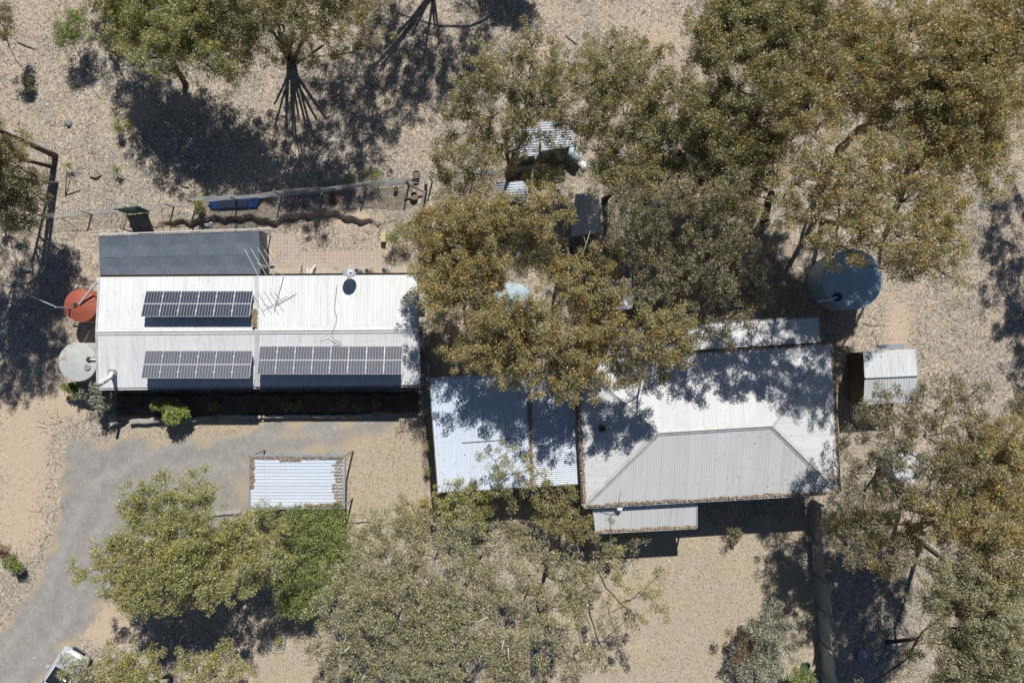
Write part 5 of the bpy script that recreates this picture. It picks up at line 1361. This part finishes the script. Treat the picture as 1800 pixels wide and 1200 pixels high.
tree('gum_tree', (955, 600), [(882, 588, 5.5, 28), (930, 525, 6.5, 24), (950, 578, 6, 32), (1002, 572, 6.5, 30), (852, 605, 5, 24), (902, 632, 5, 30), (958, 630, 5.5, 32), (1010, 612, 6, 28), (1052, 575, 6, 26), (872, 555, 6, 22), (1050, 640, 5, 22), (905, 668, 4.5, 18), (980, 665, 5, 18), (800, 600, 4.5, 22), (775, 570, 4.5, 16), (905, 548, 5.5, 26), (868, 525, 5, 18), (925, 600, 5.5, 26), (975, 600, 6, 26), (835, 575, 5, 20)],
     'orange green gum over the blue tank north of the flat blue roof', 'leaf_orange', 'bark_pale', rad=.17, fork=.4, dens=.7, zup=1.2, fill=([(830,545),(1080,540),(1080,640),(1000,690),(900,680),(790,620)],5.5,24,26))
tree('gum_tree', (1120, 548), [(1162, 560, 7, 34), (1138, 600, 7, 32), (1192, 592, 7, 30), (1190, 632, 6.5, 26), (1120, 642, 6, 28), (1082, 655, 5.5, 22), (1100, 682, 5.5, 18), (1160, 655, 6, 20), (1090, 570, 6, 20), (1040, 668, 5, 14)],
     'bright orange gum clump overhanging the north slope of the hip roof', 'leaf_orange', rad=.17, fork=.4, zup=1.8, dens=.85)
dead_branch([[(1000, 465, 5.6), (1001, 490, 5.9), (998, 520, 6.2), (985, 550, 6.4), (972, 575, 6.4)], [(998, 520, 6.2), (1005, 540, 6.4), (1008, 580, 6.6), (1002, 620, 6.6)], [(1005, 540, 6.4), (1000, 560, 6.5)]], .05, 'bleached forked dead limb in the centre of the orange gums')
dead_branch([[(945, 458, 5.5), (925, 459, 5.7), (895, 458, 5.8), (870, 443, 5.6)], [(925, 459, 5.7), (905, 448, 5.6)], [(895, 458, 5.8), (850, 477, 5.4)]], .045, 'pale horizontal dead branch above the half hidden blue tank')
dead_branch([[(1020, 457, 5.6), (1030, 430, 5.8), (1038, 405, 5.9)], [(1020, 457, 5.6), (1040, 470, 5.7)], [(1030, 430, 5.8), (1026, 415, 5.9)]], .04, 'pale forked dead twig against the black shade south of the pen')
dead_branch([[(1400, 378, 6), (1385, 382, 6.2), (1378, 395, 6.2)], [(1400, 400, 5.5), (1397, 425, 5.6), (1394, 445, 5.4)], [(1406, 398, 5.5), (1405, 440, 5.4)]], .035, 'white hanging dead twigs left of the large blue tank')
dead_branch([[(935, 610, 5.2), (928, 632, 5.3), (915, 650, 5.2)], [(928, 632, 5.3), (940, 615, 5.2)], [(915, 650, 5.2), (912, 657, 5.2)]], .035, 'pale dead stick above the north edge of the flat blue roof')
dead_branch([[(1735, 1020, 9), (1765, 1035, 9.3), (1770, 1060, 9.2), (1760, 1100, 9)], [(1765, 1035, 9.3), (1785, 1035, 9.2)], [(1770, 1060, 9.2), (1782, 1075, 9)]], .04, 'bleached dead limb in the crown at lower right')
for pts_, lab_ in (([(885, 1125, 8.6), (882, 1140, 8.7), (874, 1152, 8.6)], 'short bleached dead branch low in the widest grey green gum'), ([(893, 1138, 8.5), (894, 1155, 8.6), (893, 1168, 8.4)], 'vertical bleached dead branch beside another in the widest grey green gum'),
        ([(615, 1136, 7.9), (604, 1146, 8), (592, 1152, 7.8)], 'pale curved dead branch on the left grey green gum'), ([(642, 1186, 7.9), (634, 1196, 8)], 'pale stub of branch at the bottom edge in the left grey green gum'),
        ([(858, 1084, 8.6), (840, 1092, 8.7), (822, 1092, 8.6)], 'long pale dead branch lying across the widest grey green gum'), ([(855, 960, 7.4), (870, 958, 7.4), (884, 950, 7.3)], 'pale dead branch on the upper side of the widest grey green gum'),
        ([(1700, 42, 11.2), (1740, 50, 11.4), (1800, 52, 11.3)], 'long pale dead branch at the top right corner'), ([(1755, 250, 9), (1775, 256, 9), (1800, 262, 8.8)], 'white dead branch reaching in from the right edge'),
        ([(1610, 178, 9.9), (1640, 195, 10), (1680, 215, 10)], 'thin pale branch across the large upper right crown')):
    dead_branch([pts_], .04, lab_)
# bottom left gum
tree('gum_tree', (408, 935), [(250, 862, 6, 28), (222, 885, 6, 22), (290, 850, 6, 24), (335, 855, 5.5, 24), (365, 858, 5.5, 20), (262, 900, 6, 32), (172, 970, 6, 28), (205, 1000, 6, 32), (152, 1000, 5.5, 18), (252, 982, 6.5, 36), (302, 960, 6, 36), (292, 1020, 6, 34), (342, 985, 5.5, 34),
     (385, 965, 5, 28), (242, 1040, 6, 30), (192, 1052, 6, 22), (340, 1030, 5.5, 26), (385, 1010, 5, 24), (432, 955, 5, 28), (462, 925, 4.5, 26), (475, 965, 4.5, 24), (420, 1000, 5, 20), (478, 900, 4.5, 18), (270, 940, 6, 26), (215, 950, 6, 20)],
     'yellow green gum overhanging the inside bend of the driveway', 'leaf_yellow', rad=.2, fork=.4, dens=.85, fill=([(150,1000),(180,960),(240,900),(240,850),(370,850),(390,930),(480,900),(490,990),(400,1050),(200,1070)],5.8,25,27))
# big lower middle gums
tree('gum_tree', (742, 965), [(660, 932, 6, 30), (700, 905, 5.5, 22), (640, 985, 6.5, 34), (598, 1010, 6.5, 30), (580, 1060, 7, 32), (625, 1080, 7, 34), (592, 1125, 7, 32), (602, 1172, 7, 34), (662, 1138, 7, 34), (682, 1058, 7, 36), (702, 992, 7, 36), (742, 935, 6, 30), (640, 1035, 6.5, 26), (560, 1150, 6.5, 18), (640, 1205, 7, 30)],
     'grey green gum left of the lower middle, right of the bright green bush', 'leaf_grey', 'bark_pale', rad=.2, fork=.4, dens=.9)
tree('gum_tree', (850, 960), [(762, 990, 7, 36), (742, 1050, 7.5, 36), (722, 1110, 7.5, 36), (782, 1092, 8, 36), (802, 1032, 7.5, 34), (820, 962, 6.5, 34), (860, 1002, 7, 34), (840, 1072, 8, 34), (882, 1050, 7.5, 30), (702, 1172, 7.5, 36), (772, 1160, 8, 36), (842, 1140, 8, 36), (902, 1142, 8, 34), (870, 1195, 8, 34), (740, 1205, 8, 34), (800, 920, 5.5, 22), (930, 1190, 8, 28)],
     'widest grey green gum at the bottom edge in the middle', 'leaf_grey', 'bark_pale', rad=.22, fork=.4, dens=.9)
tree('gum_tree', (965, 978), [(892, 940, 6, 30), (932, 962, 6, 24), (930, 1012, 6.5, 32), (922, 1082, 7, 34), (972, 1070, 7, 32), (982, 1022, 6.5, 28), (960, 1132, 7.5, 32), (1012, 1082, 7, 28), (1042, 1022, 6, 26), (1010, 1160, 7, 26), (1058, 1172, 7, 18), (1000, 985, 5.5, 20)],
     'thin grey green gum left of the white plastic scraps', 'leaf_grey', rad=.16, fork=.35, dens=.75)
tree('gum_tree', (1012, 992), [(1070, 985, 4.5, 20), (1092, 1015, 5, 24), (1112, 1058, 5.5, 24), (1072, 1082, 6, 22), (1142, 1045, 5, 20), (1162, 1078, 5.5, 15), (1160, 1015, 4.5, 12), (1120, 1090, 5, 14), (1040, 950, 4, 16), (1075, 935, 3.8, 14)],
     'sparse drooping gum branches spread over the dry lawn', 'leaf_olive', rad=.12, fork=.3, dens=.5, gap=.3)
# shrubs and small trees south of the flat blue roof
tree('small_tree', (898, 885), [(870, 812, 4.8, 22), (902, 835, 4.5, 24), (930, 800, 4.8, 14), (890, 800, 5, 16), (915, 862, 3.5, 22), (880, 855, 4, 16), (945, 835, 4, 12)],
     'slender small tree leaning over the flat blue roof', 'leaf_olive', rad=.07, fork=.4, dens=.55, gap=.3)
tree('shrub', (820, 885), [(790, 872, 2.6, 24), (825, 868, 2.8, 22), (850, 885, 2.5, 24), (800, 900, 2.2, 22), (835, 910, 2.2, 22)], 'yellow green hedge shrub at the south edge of the flat blue roof', 'leaf_yellow', rad=.05, fork=.3, cat='shrub')
tree('shrub', (985, 895), [(960, 875, 2.8, 20), (990, 870, 2.8, 20), (1005, 900, 2.6, 24), (980, 915, 2.5, 22), (1018, 925, 2.5, 20), (950, 900, 2.2, 18), (1000, 935, 2.2, 16)], 'dense dark shrub between the lean to and the porch', 'leaf_olive', rad=.06, fork=.3, cat='shrub')
tree('shrub', (1085, 948), [(1070, 948, 1.8, 18), (1100, 945, 1.8, 18), (1120, 940, 1.6, 14), (1050, 958, 1.6, 14), (1085, 965, 1.5, 12)], 'low open shrub in the shade below the porch roof', 'leaf_grey', rad=.04, fork=.3, cat='shrub', dens=.7)
tree('shrub', (722, 895), [(715, 885, 1.3, 16), (735, 900, 1.4, 18), (745, 880, 1.2, 12)], 'small orange green shrub at the corner of the tan yard', 'leaf_orange', rad=.03, fork=.3, cat='shrub')
# bright green bush
tree('green_bush', (560, 985), [(540, 915, 2.2, 26), (580, 910, 2.2, 26), (520, 945, 2.4, 28), (560, 945, 2.8, 32), (600, 940, 2.4, 26), (510, 985, 2.4, 24), (550, 990, 2.8, 32), (592, 980, 2.6, 28), (515, 1030, 2.2, 28), (550, 1035, 2.2, 28), (580, 1020, 2.2, 20), (505, 1060, 1.8, 16), (540, 1065, 1.8, 20), (495, 915, 2, 14)],
     'dense bright green bush touching the south side of the small carport', 'leaf_bright', rad=.1, fork=.3, dens=1.7, leafsize=(.14, .035), cat='bush', tuft=.26, gap=0, per=60)
# right side trees
tree('gum_tree', (1572, 792), [(1500, 742, 5, 20), (1568, 690, 6, 20), (1600, 702, 6, 20), (1560, 735, 5.5, 18), (1620, 680, 6.5, 22), (1652, 722, 6.5, 28), (1692, 702, 6.5, 24), (1640, 770, 7, 32), (1702, 760, 7, 32), (1480, 792, 5, 22), (1500, 832, 5, 24), (1542, 850, 5, 20), (1490, 868, 5, 20), (1602, 862, 6, 22), (1662, 830, 7, 30), (1702, 822, 7.5, 30), (1530, 775, 5, 16), (1720, 690, 7, 18)],
     'thin see through gum over the shed and the small zinc tank', 'leaf_dull', rad=.12, fork=.3, dens=.6, gap=.2, shadow=[(1440, 900, 7, .8), (1400, 960, 8, 1.1), (1380, 1010, 8, 1.0), (1370, 1060, 7, .8), (1410, 1030, 8, .9)], zup=1.8, fill=([(1470,730),(1560,680),(1720,660),(1740,800),(1700,930),(1600,1000),(1480,985)],6,20,31))
tree('gum_tree', (1584, 890), [(1742, 802, 9, 38), (1782, 862, 9, 38), (1732, 872, 9, 36), (1692, 892, 8.5, 26), (1770, 932, 9.5, 40), (1722, 942, 9, 32), (1792, 782, 9, 36), (1800, 992, 10, 38), (1522, 932, 6, 30), (1562, 938, 6, 28), (1490, 922, 5, 24), (1542, 975, 6, 20), (1500, 900, 5.5, 26), (1540, 905, 6, 26), (1590, 950, 6, 20), (1480, 950, 5, 20), (1620, 910, 6.5, 20), (1570, 1000, 6, 16)],
     'dark trunked gum leaning right, upper of the pair at lower right', 'leaf_orange', rad=.16, fork=.5, dens=.8, fill=([(1680,760),(1810,740),(1810,1000),(1690,960),(1640,880)],8.8,28,30))
tree('gum_tree', (1618, 952), [(1752, 1012, 9, 40), (1702, 1022, 9, 34), (1662, 1050, 9, 32), (1742, 1080, 10, 42), (1790, 1072, 10, 38), (1682, 1112, 9, 38), (1762, 1150, 10, 42), (1702, 1180, 10, 42), (1790, 1182, 10, 38), (1645, 1120, 8.5, 20), (1740, 1232, 10, 45), (1630, 1000, 8, 16), (1660, 1225, 9, 26), (1640, 1060, 8.5, 24), (1625, 1150, 8, 24), (1650, 1190, 8.5, 26), (1610, 1200, 8, 20)],
     'dark trunked gum leaning right, lower of the pair at lower right', 'leaf_grey', rad=.17, fork=.5, dens=.9, fill=([(1640,1010),(1810,1000),(1810,1210),(1660,1210),(1690,1100)],9,28,30))
tree('gum_tree', (1860, 420), [], 'gum beyond the right edge shading the litter strip', 'leaf_olive', shadow=[(1765, 440, 9, 1.2), (1790, 480, 9, 1.4), (1780, 540, 9, 1.3), (1795, 600, 8.5, 1.2), (1740, 420, 9, .8), (1760, 500, 8, .9), (1800, 650, 8, 1.0), (1745, 380, 9, .9), (1790, 350, 9, 1.2)], dens=.7)
tree('gum_tree', (1850, 620), [], 'small gum beyond the right edge', 'leaf_olive', shadow=[(1800, 570, 6, .9), (1810, 700, 6, .9)])
tree('gum_tree', (1560, 1130), [(1500, 1210, 5, 16)], 'gum whose shade covers the lower right corner', 'leaf_dull', rad=.14, dens=.7, shadow=[(1530, 1170, 8, 1.2), (1490, 1120, 8, 1.1)])
# bottom left edge foliage
tree('gum_tree', (300, 1190), [(212, 1150, 4, 24), (242, 1172, 4, 26), (202, 1190, 4, 26), (272, 1155, 4, 16), (345, 1168, 5, 26), (382, 1158, 5, 26), (422, 1182, 5, 28), (370, 1200, 5, 28), (250, 1205, 4, 26), (172, 1170, 4, 14)],
     'olive gum along the bottom edge right of the silver car', 'leaf_yellow', rad=.14, fork=.4, dens=.85)
tree('small_tree', (150, 1225), [(118, 1160, 3, 15), (142, 1172, 3, 20), (120, 1195, 3, 18), (165, 1190, 3, 16), (105, 1150, 2.8, 10)], 'small leafy tree spreading over the silver car', 'leaf_grey', rad=.06, fork=.4, dens=.8)
# shrubs elsewhere
SH = dict(cat='shrub', rad=.04, fork=.3)
tree('shrub', (132, 62), [(120, 38, 1.8, 18), (135, 50, 1.9, 20), (122, 65, 1.6, 18), (138, 30, 1.6, 12)], 'rounded yellow green shrub at the top left', 'leaf_bright', dens=1.3, leafsize=(.16, .03), **SH)
tree('shrub', (303, 718), [(290, 716, 1.0, 13), (305, 727, 1.1, 15), (316, 722, .9, 11), (298, 730, .8, 10)], 'round lime tipped shrub between the two wide sleepers', 'leaf_lime', dens=1.8, leafsize=(.12, .05), tuft=.2, **SH)
tree('shrub', (172, 700), [(165, 690, 1.4, 14), (180, 700, 1.4, 15), (172, 712, 1.1, 12), (186, 688, 1.2, 10)], 'leafy green shrub at the foot of the flue corner', 'leaf_silver', dens=1.3, leafsize=(.16, .05), **SH)
tree('shrub', (125, 682), [(122, 680, .8, 11), (132, 686, .7, 9)], 'small green shrub at the south foot of the grey green tank', 'leaf_bright', dens=1.4, leafsize=(.12, .05), tuft=.18, **SH)
tree('shrub', (22, 992), [(20, 990, .9, 12), (28, 996, .8, 9)], 'round bright green shrub near the left edge beside the drive', 'leaf_bright', dens=1.8, leafsize=(.12, .03), tuft=.2, **SH)
tree('shrub', (703, 418), [(698, 408, 1.2, 15), (708, 402, 1.2, 12), (692, 415, 1, 10), (712, 415, 1, 9)], 'fine leaved green shrub right of the yellow box', 'leaf_bright', dens=1.0, leafsize=(.2, .02), **SH)
tree('shrub', (658, 312), [(655, 305, 1.0, 11), (664, 312, .9, 9)], 'feathery green shrub behind the mesh fence', 'leaf_bright', dens=.8, leafsize=(.18, .02), **SH)
tree('shrub', (618, 322), [(612, 322, .6, 8), (622, 325, .5, 7)], 'low feathery weed clump left of the feathery shrub behind the fence', 'leaf_bright', dens=.6, leafsize=(.16, .02), tuft=.2, **SH)
tree('shrub', (349, 362), [(348, 354, 1.0, 8), (350, 366, .8, 6)], 'bright green sapling at the left end of the blue panel', 'leaf_lime', dens=1.4, leafsize=(.12, .03), tuft=.18, **SH)
tree('shrub', (212, 222), [(208, 221, .6, 8), (228, 219, .6, 5)], 'small green seedling on litter at the left of the shadows', 'leaf_lime', dens=1.2, leafsize=(.14, .03), tuft=.18, **SH)
tree('shrub', (1345, 1130), [(1340, 1085, 2.2, 20), (1365, 1080, 2.2, 18), (1350, 1110, 2.4, 24), (1375, 1105, 2, 18), (1350, 1140, 2.2, 22), (1380, 1140, 1.8, 20), (1330, 1175, 2, 20), (1360, 1180, 2, 20), (1325, 1205, 2, 18)], 'silvery green shrub on the dry lawn near the sheeting fence', 'leaf_silver', cat='shrub', rad=.07, fork=.3, dens=.95)
tree('shrub', (1318, 1130), [(1300, 1110, 1.8, 14), (1310, 1135, 1.8, 16), (1302, 1160, 1.6, 13), (1325, 1120, 1.9, 12), (1322, 1095, 1.8, 9)], 'brown leaved shrub on the left side of the silvery shrub', 'leaf_brown', cat='shrub', rad=.05, fork=.3, dens=.7)
tree('shrub', (1405, 1195), [(1400, 1185, 1.4, 16), (1412, 1200, 1.4, 16)], 'green shrub at the bottom edge against the sheeting fence', 'leaf_bright', dens=1.5, **SH)
tree('shrub', (1295, 940), [(1290, 940, .7, 10), (1305, 936, .7, 9)], 'scrubby brown green shrub at the shadow edge south of the hip roof', 'leaf_dull', dens=.7, tuft=.22, **SH)
tree('shrub', (1785, 715), [(1785, 708, 3, 20), (1800, 720, 3, 20), (1780, 725, 2.5, 14)], 'grey twiggy shrub at the right edge below the litter strip', 'leaf_dull', cat='shrub', rad=.05, dens=.7)
tree('shrub', (50, 150), [(48, 146, .5, 7), (52, 155, .4, 6)], 'dark green tuft on litter at upper left', 'leaf_dull', dens=1.0, tuft=.16, leafsize=(.12, .03), **SH)
tree('shrub', (5, 45), [(2, 30, 2.5, 18), (6, 52, 2.5, 16)], 'dark shrub at the left edge near the top', 'leaf_dull', cat='shrub', rad=.05, dens=.9)
tree('shrub', (8, 962), [(4, 962, .9, 10), (0, 975, .8, 9)], 'dark twiggy shrub at the left edge above the bright green shrub', 'leaf_brown', dens=1.0, tuft=.2, **SH)
for i, (x, y, lf, lab) in enumerate(((375, 714, 'leaf_bright', 'tiny green plant in the bed right of the white box'), (502, 716, 'leaf_bright', 'small green plant in the bed below the roof seam'), (520, 713, 'leaf_lime', 'small lime plant in the bed just right of the roof seam'),
        (604, 709, 'leaf_lime', 'yellow flowering plant in the shaded bed'), (628, 716, 'leaf_bright', 'green plant spilling over the pale end sleeper'), (661, 710, 'leaf_lime', 'lime plant at the east end of the shaded bed'),
        (752, 787, 'leaf_lime', 'bright lime plant against the west wall of the flat blue roof'), (750, 828, 'leaf_bright', 'green plant in the dark gap west of the flat blue roof'), (490, 1124, 'leaf_lime', 'thin sapling inside the wire guard'),
        (118, 290, 'leaf_lime', 'small yellow green weed near the three dark trunks'), (204, 300, 'leaf_lime', 'small yellow weed on the litter above the low wire fence'), (435, 905, 'leaf_lime', 'bright green weed beside the fallen log'))):
    tree('garden_plant', (x, y), [(x, y, .45, 6), (x + 3, y - 3, .5, 5)], lab, lf, cat='plant', rad=.012, fork=.4, dens=1.1, tuft=.13, leafsize=(.09, .035), group='small plants in the yard', gap=.2, per=26)

# ------------------------------------------------------------------ loose litter (uncountable)
def bits(xy, z, length, width, tilt=.35):
    n = len(xy); a = rng.random(n) * 2 * np.pi
    d = np.stack([np.cos(a), np.sin(a), rng.normal(0, tilt, n)], 1); d /= np.linalg.norm(d, axis=1, keepdims=True)
    s = np.stack([-np.sin(a), np.cos(a), rng.normal(0, tilt, n)], 1)
    L_ = length * (.5 + rng.random((n, 1))); W_ = width * (.5 + rng.random((n, 1))) * .5
    p = np.concatenate([xy, z.reshape(-1, 1)], 1)
    return np.stack([p - d * L_ / 2, p + s * W_, p + d * L_ / 2, p - s * W_], 1)
n = 210000
xy = np.stack([rng.uniform(-33, 33, n), rng.uniform(-22, 22, n)], 1)
px = xy[:, 0] * FPX / H + 900; py = 600 - xy[:, 1] * FPX / H
zn = zones(px, py); dr_ = poly_sd(px, py, DRIVE)
keep = rng.random(n) > np.clip(zn[:, 0] * 1.1 + zn[:, 1] * .9 + (dr_ < 4) * .9, 0, .95)
xy = xy[keep]
q = bits(xy, gz(xy[:, 0], xy[:, 1]) + .012, .15, .034, .15)
tag(np_quads('leaf_litter', q, M['litter']), 'fallen gum leaves and bark scattered over the ground', 'leaf litter', kind='stuff')
# bark strips and twigs
n = 8000; xy = np.stack([rng.uniform(-33, 33, n), rng.uniform(-22, 22, n)], 1); px = xy[:, 0] * FPX / H + 900; py = 600 - xy[:, 1] * FPX / H
zn = zones(px, py); dr_ = poly_sd(px, py, DRIVE); keep = (zn[:, 1] < .3) & (dr_ > 6) & (zn[:, 0] < .6); xy = xy[keep]
tw = MB()
for (x, y) in xy:
    a_ = rnd.uniform(0, 6.28); L_ = .12 + .9 * rnd.random() ** 3; z = float(gz(x, y)) + .03
    b_ = a_ + rnd.uniform(-.4, .4)
    tw.tube([(x, y, z), (x + math.cos(a_) * L_ / 2, y + math.sin(a_) * L_ / 2, z + .03), (x + math.cos(a_) * L_ / 2 + math.cos(b_) * L_ / 2, y + math.sin(a_) * L_ / 2 + math.sin(b_) * L_ / 2, z)], [.014, .012, .006], 4, False)
tag(tw.build('fallen_twigs', M['bark_pale']), 'thin fallen twigs scattered among the leaf litter', 'twigs', kind='stuff')
# dried grass tufts on the lawn
n = 60000; xy = np.stack([rng.uniform(-25, 20, n), rng.uniform(-22, -3, n)], 1); px = xy[:, 0] * FPX / H + 900; py = 600 - xy[:, 1] * FPX / H
zn = zones(px, py); dr_ = poly_sd(px, py, DRIVE); keep = (zn[:, 1] > .4) & (dr_ > 3); xy = xy[keep]
M['dry_grass'] = (lambda b: (b.col(b.ramp(b.pos.outputs['Random Per Island'], [(0, (.30, .235, .145)), (.5, (.44, .35, .23)), (1, (.60, .50, .35))])), b.rough(.9), b.m)[2])(NB('dry_grass'))
tag(np_quads('dry_grass', bits(xy, gz(xy[:, 0], xy[:, 1]) + .04, .13, .022, .5), M['dry_grass']), 'short dry grass blades over the tan lawns', 'dry grass', kind='stuff')
# litter on roofs and in gutters
Q = []
def lit_line(a, b, wd, n, zo=.0, L_=.12, side=None):
    t = rng.random(n); k = rng.random(n)
    base = np.array(a)[None] * (1 - t[:, None]) + np.array(b)[None] * t[:, None]
    d = (Vector(b) - Vector(a)).normalized(); s = np.array([-d.y, d.x, 0])
    dens = .5 + .5 * np.sin(t * 23 + a[0]) * np.sin(t * 9 + 1)
    off = (rng.random(n) ** 1.5) * wd * (.35 + .65 * dens) if side else rng.normal(0, wd / 2, n)
    p = base + s[None] * (off * (side or 1))[:, None]
    Q.append(bits(p[:, :2], p[:, 2] + zo + rng.random(n) * .03, L_, L_ * .45))
lit_line((a2 + b1) / 2, (a3 + b4) / 2, .12, 1700, .02)
lit_line(nw + Vector((.05, 0, .02)), sw + Vector((.05, 0, .02)), .10, 1300, .03)
lit_line(sw, se, .20, 1050, .05, side=1)
lit_line(p4, p3, .18, 650, .04, side=1)
lit_line(nw, ne, .08, 800, .05)
lit_line(ne, se, .06, 700, .03)
lit_line(P(447, 544, 2.62), P(447, 574, 2.7), .11, 900, .03)
lit_line(A_ + Vector((.12, -.1, 0)), D_ + Vector((.12, 1.2, 0)), .22, 1300, .035, side=1)
lit_line(A_ + Vector((.1, -.12, 0)), B_ + Vector((-.1, -.12, 0)), .06, 500, .035, side=-1)
lit_line(D_ + Vector((3.2, .15, 0)), C2 + Vector((-.1, .15, 0)), .12, 600, .035, side=1)
for i in range(17):
    y = B_.y - .22 - i * .19 + .06
    if y < C2.y + .1: break
    ll = rnd.uniform(.35, .7); lit_line(Vector((B_.x - .12, y, cz - .02)), Vector((B_.x - .12 - ll, y, cz - .02)), .035, 70, .02)
p_c = P(510, 806, cz)
lit_line(Vector((p_c.x - .6, p_c.y, cz)), Vector((p_c.x + .6, p_c.y, cz)), .14, 420, .035, side=-1)
for (aa, bb, nn_) in ((nw, se, 170), (a1, a3, 90), (NWc, SEc, 80), (b1, b3, 160), (s1, s3, 50), (v1, v3, 200)):
    x = rng.uniform(min(aa.x, bb.x) + .3, max(aa.x, bb.x) - .3, nn_); y = rng.uniform(min(aa.y, bb.y) + .3, max(aa.y, bb.y) - .3, nn_)
    if aa is nw:
        d_ = np.minimum(np.minimum(x - nw.x, se.x - x), np.minimum(-.6 - y, y + 8.9)); z = 3.12 + np.clip(d_, 0, 4.2) * .226 + .03
    elif aa is NWc: z = 2.3 + .4 * (1 - np.clip(np.abs(y - .6) / 3.2, 0, 1)) + .09
    else: z = np.full(nn_, (aa.z + bb.z) / 2 + .04)
    Q.append(bits(np.stack([x, y], 1), z, .08, .035))
tag(np_quads('roof_litter', np.concatenate(Q), M['gutter_litter']), 'brown dead leaves lying on the roofs and in the gutters', 'leaf litter', kind='stuff')
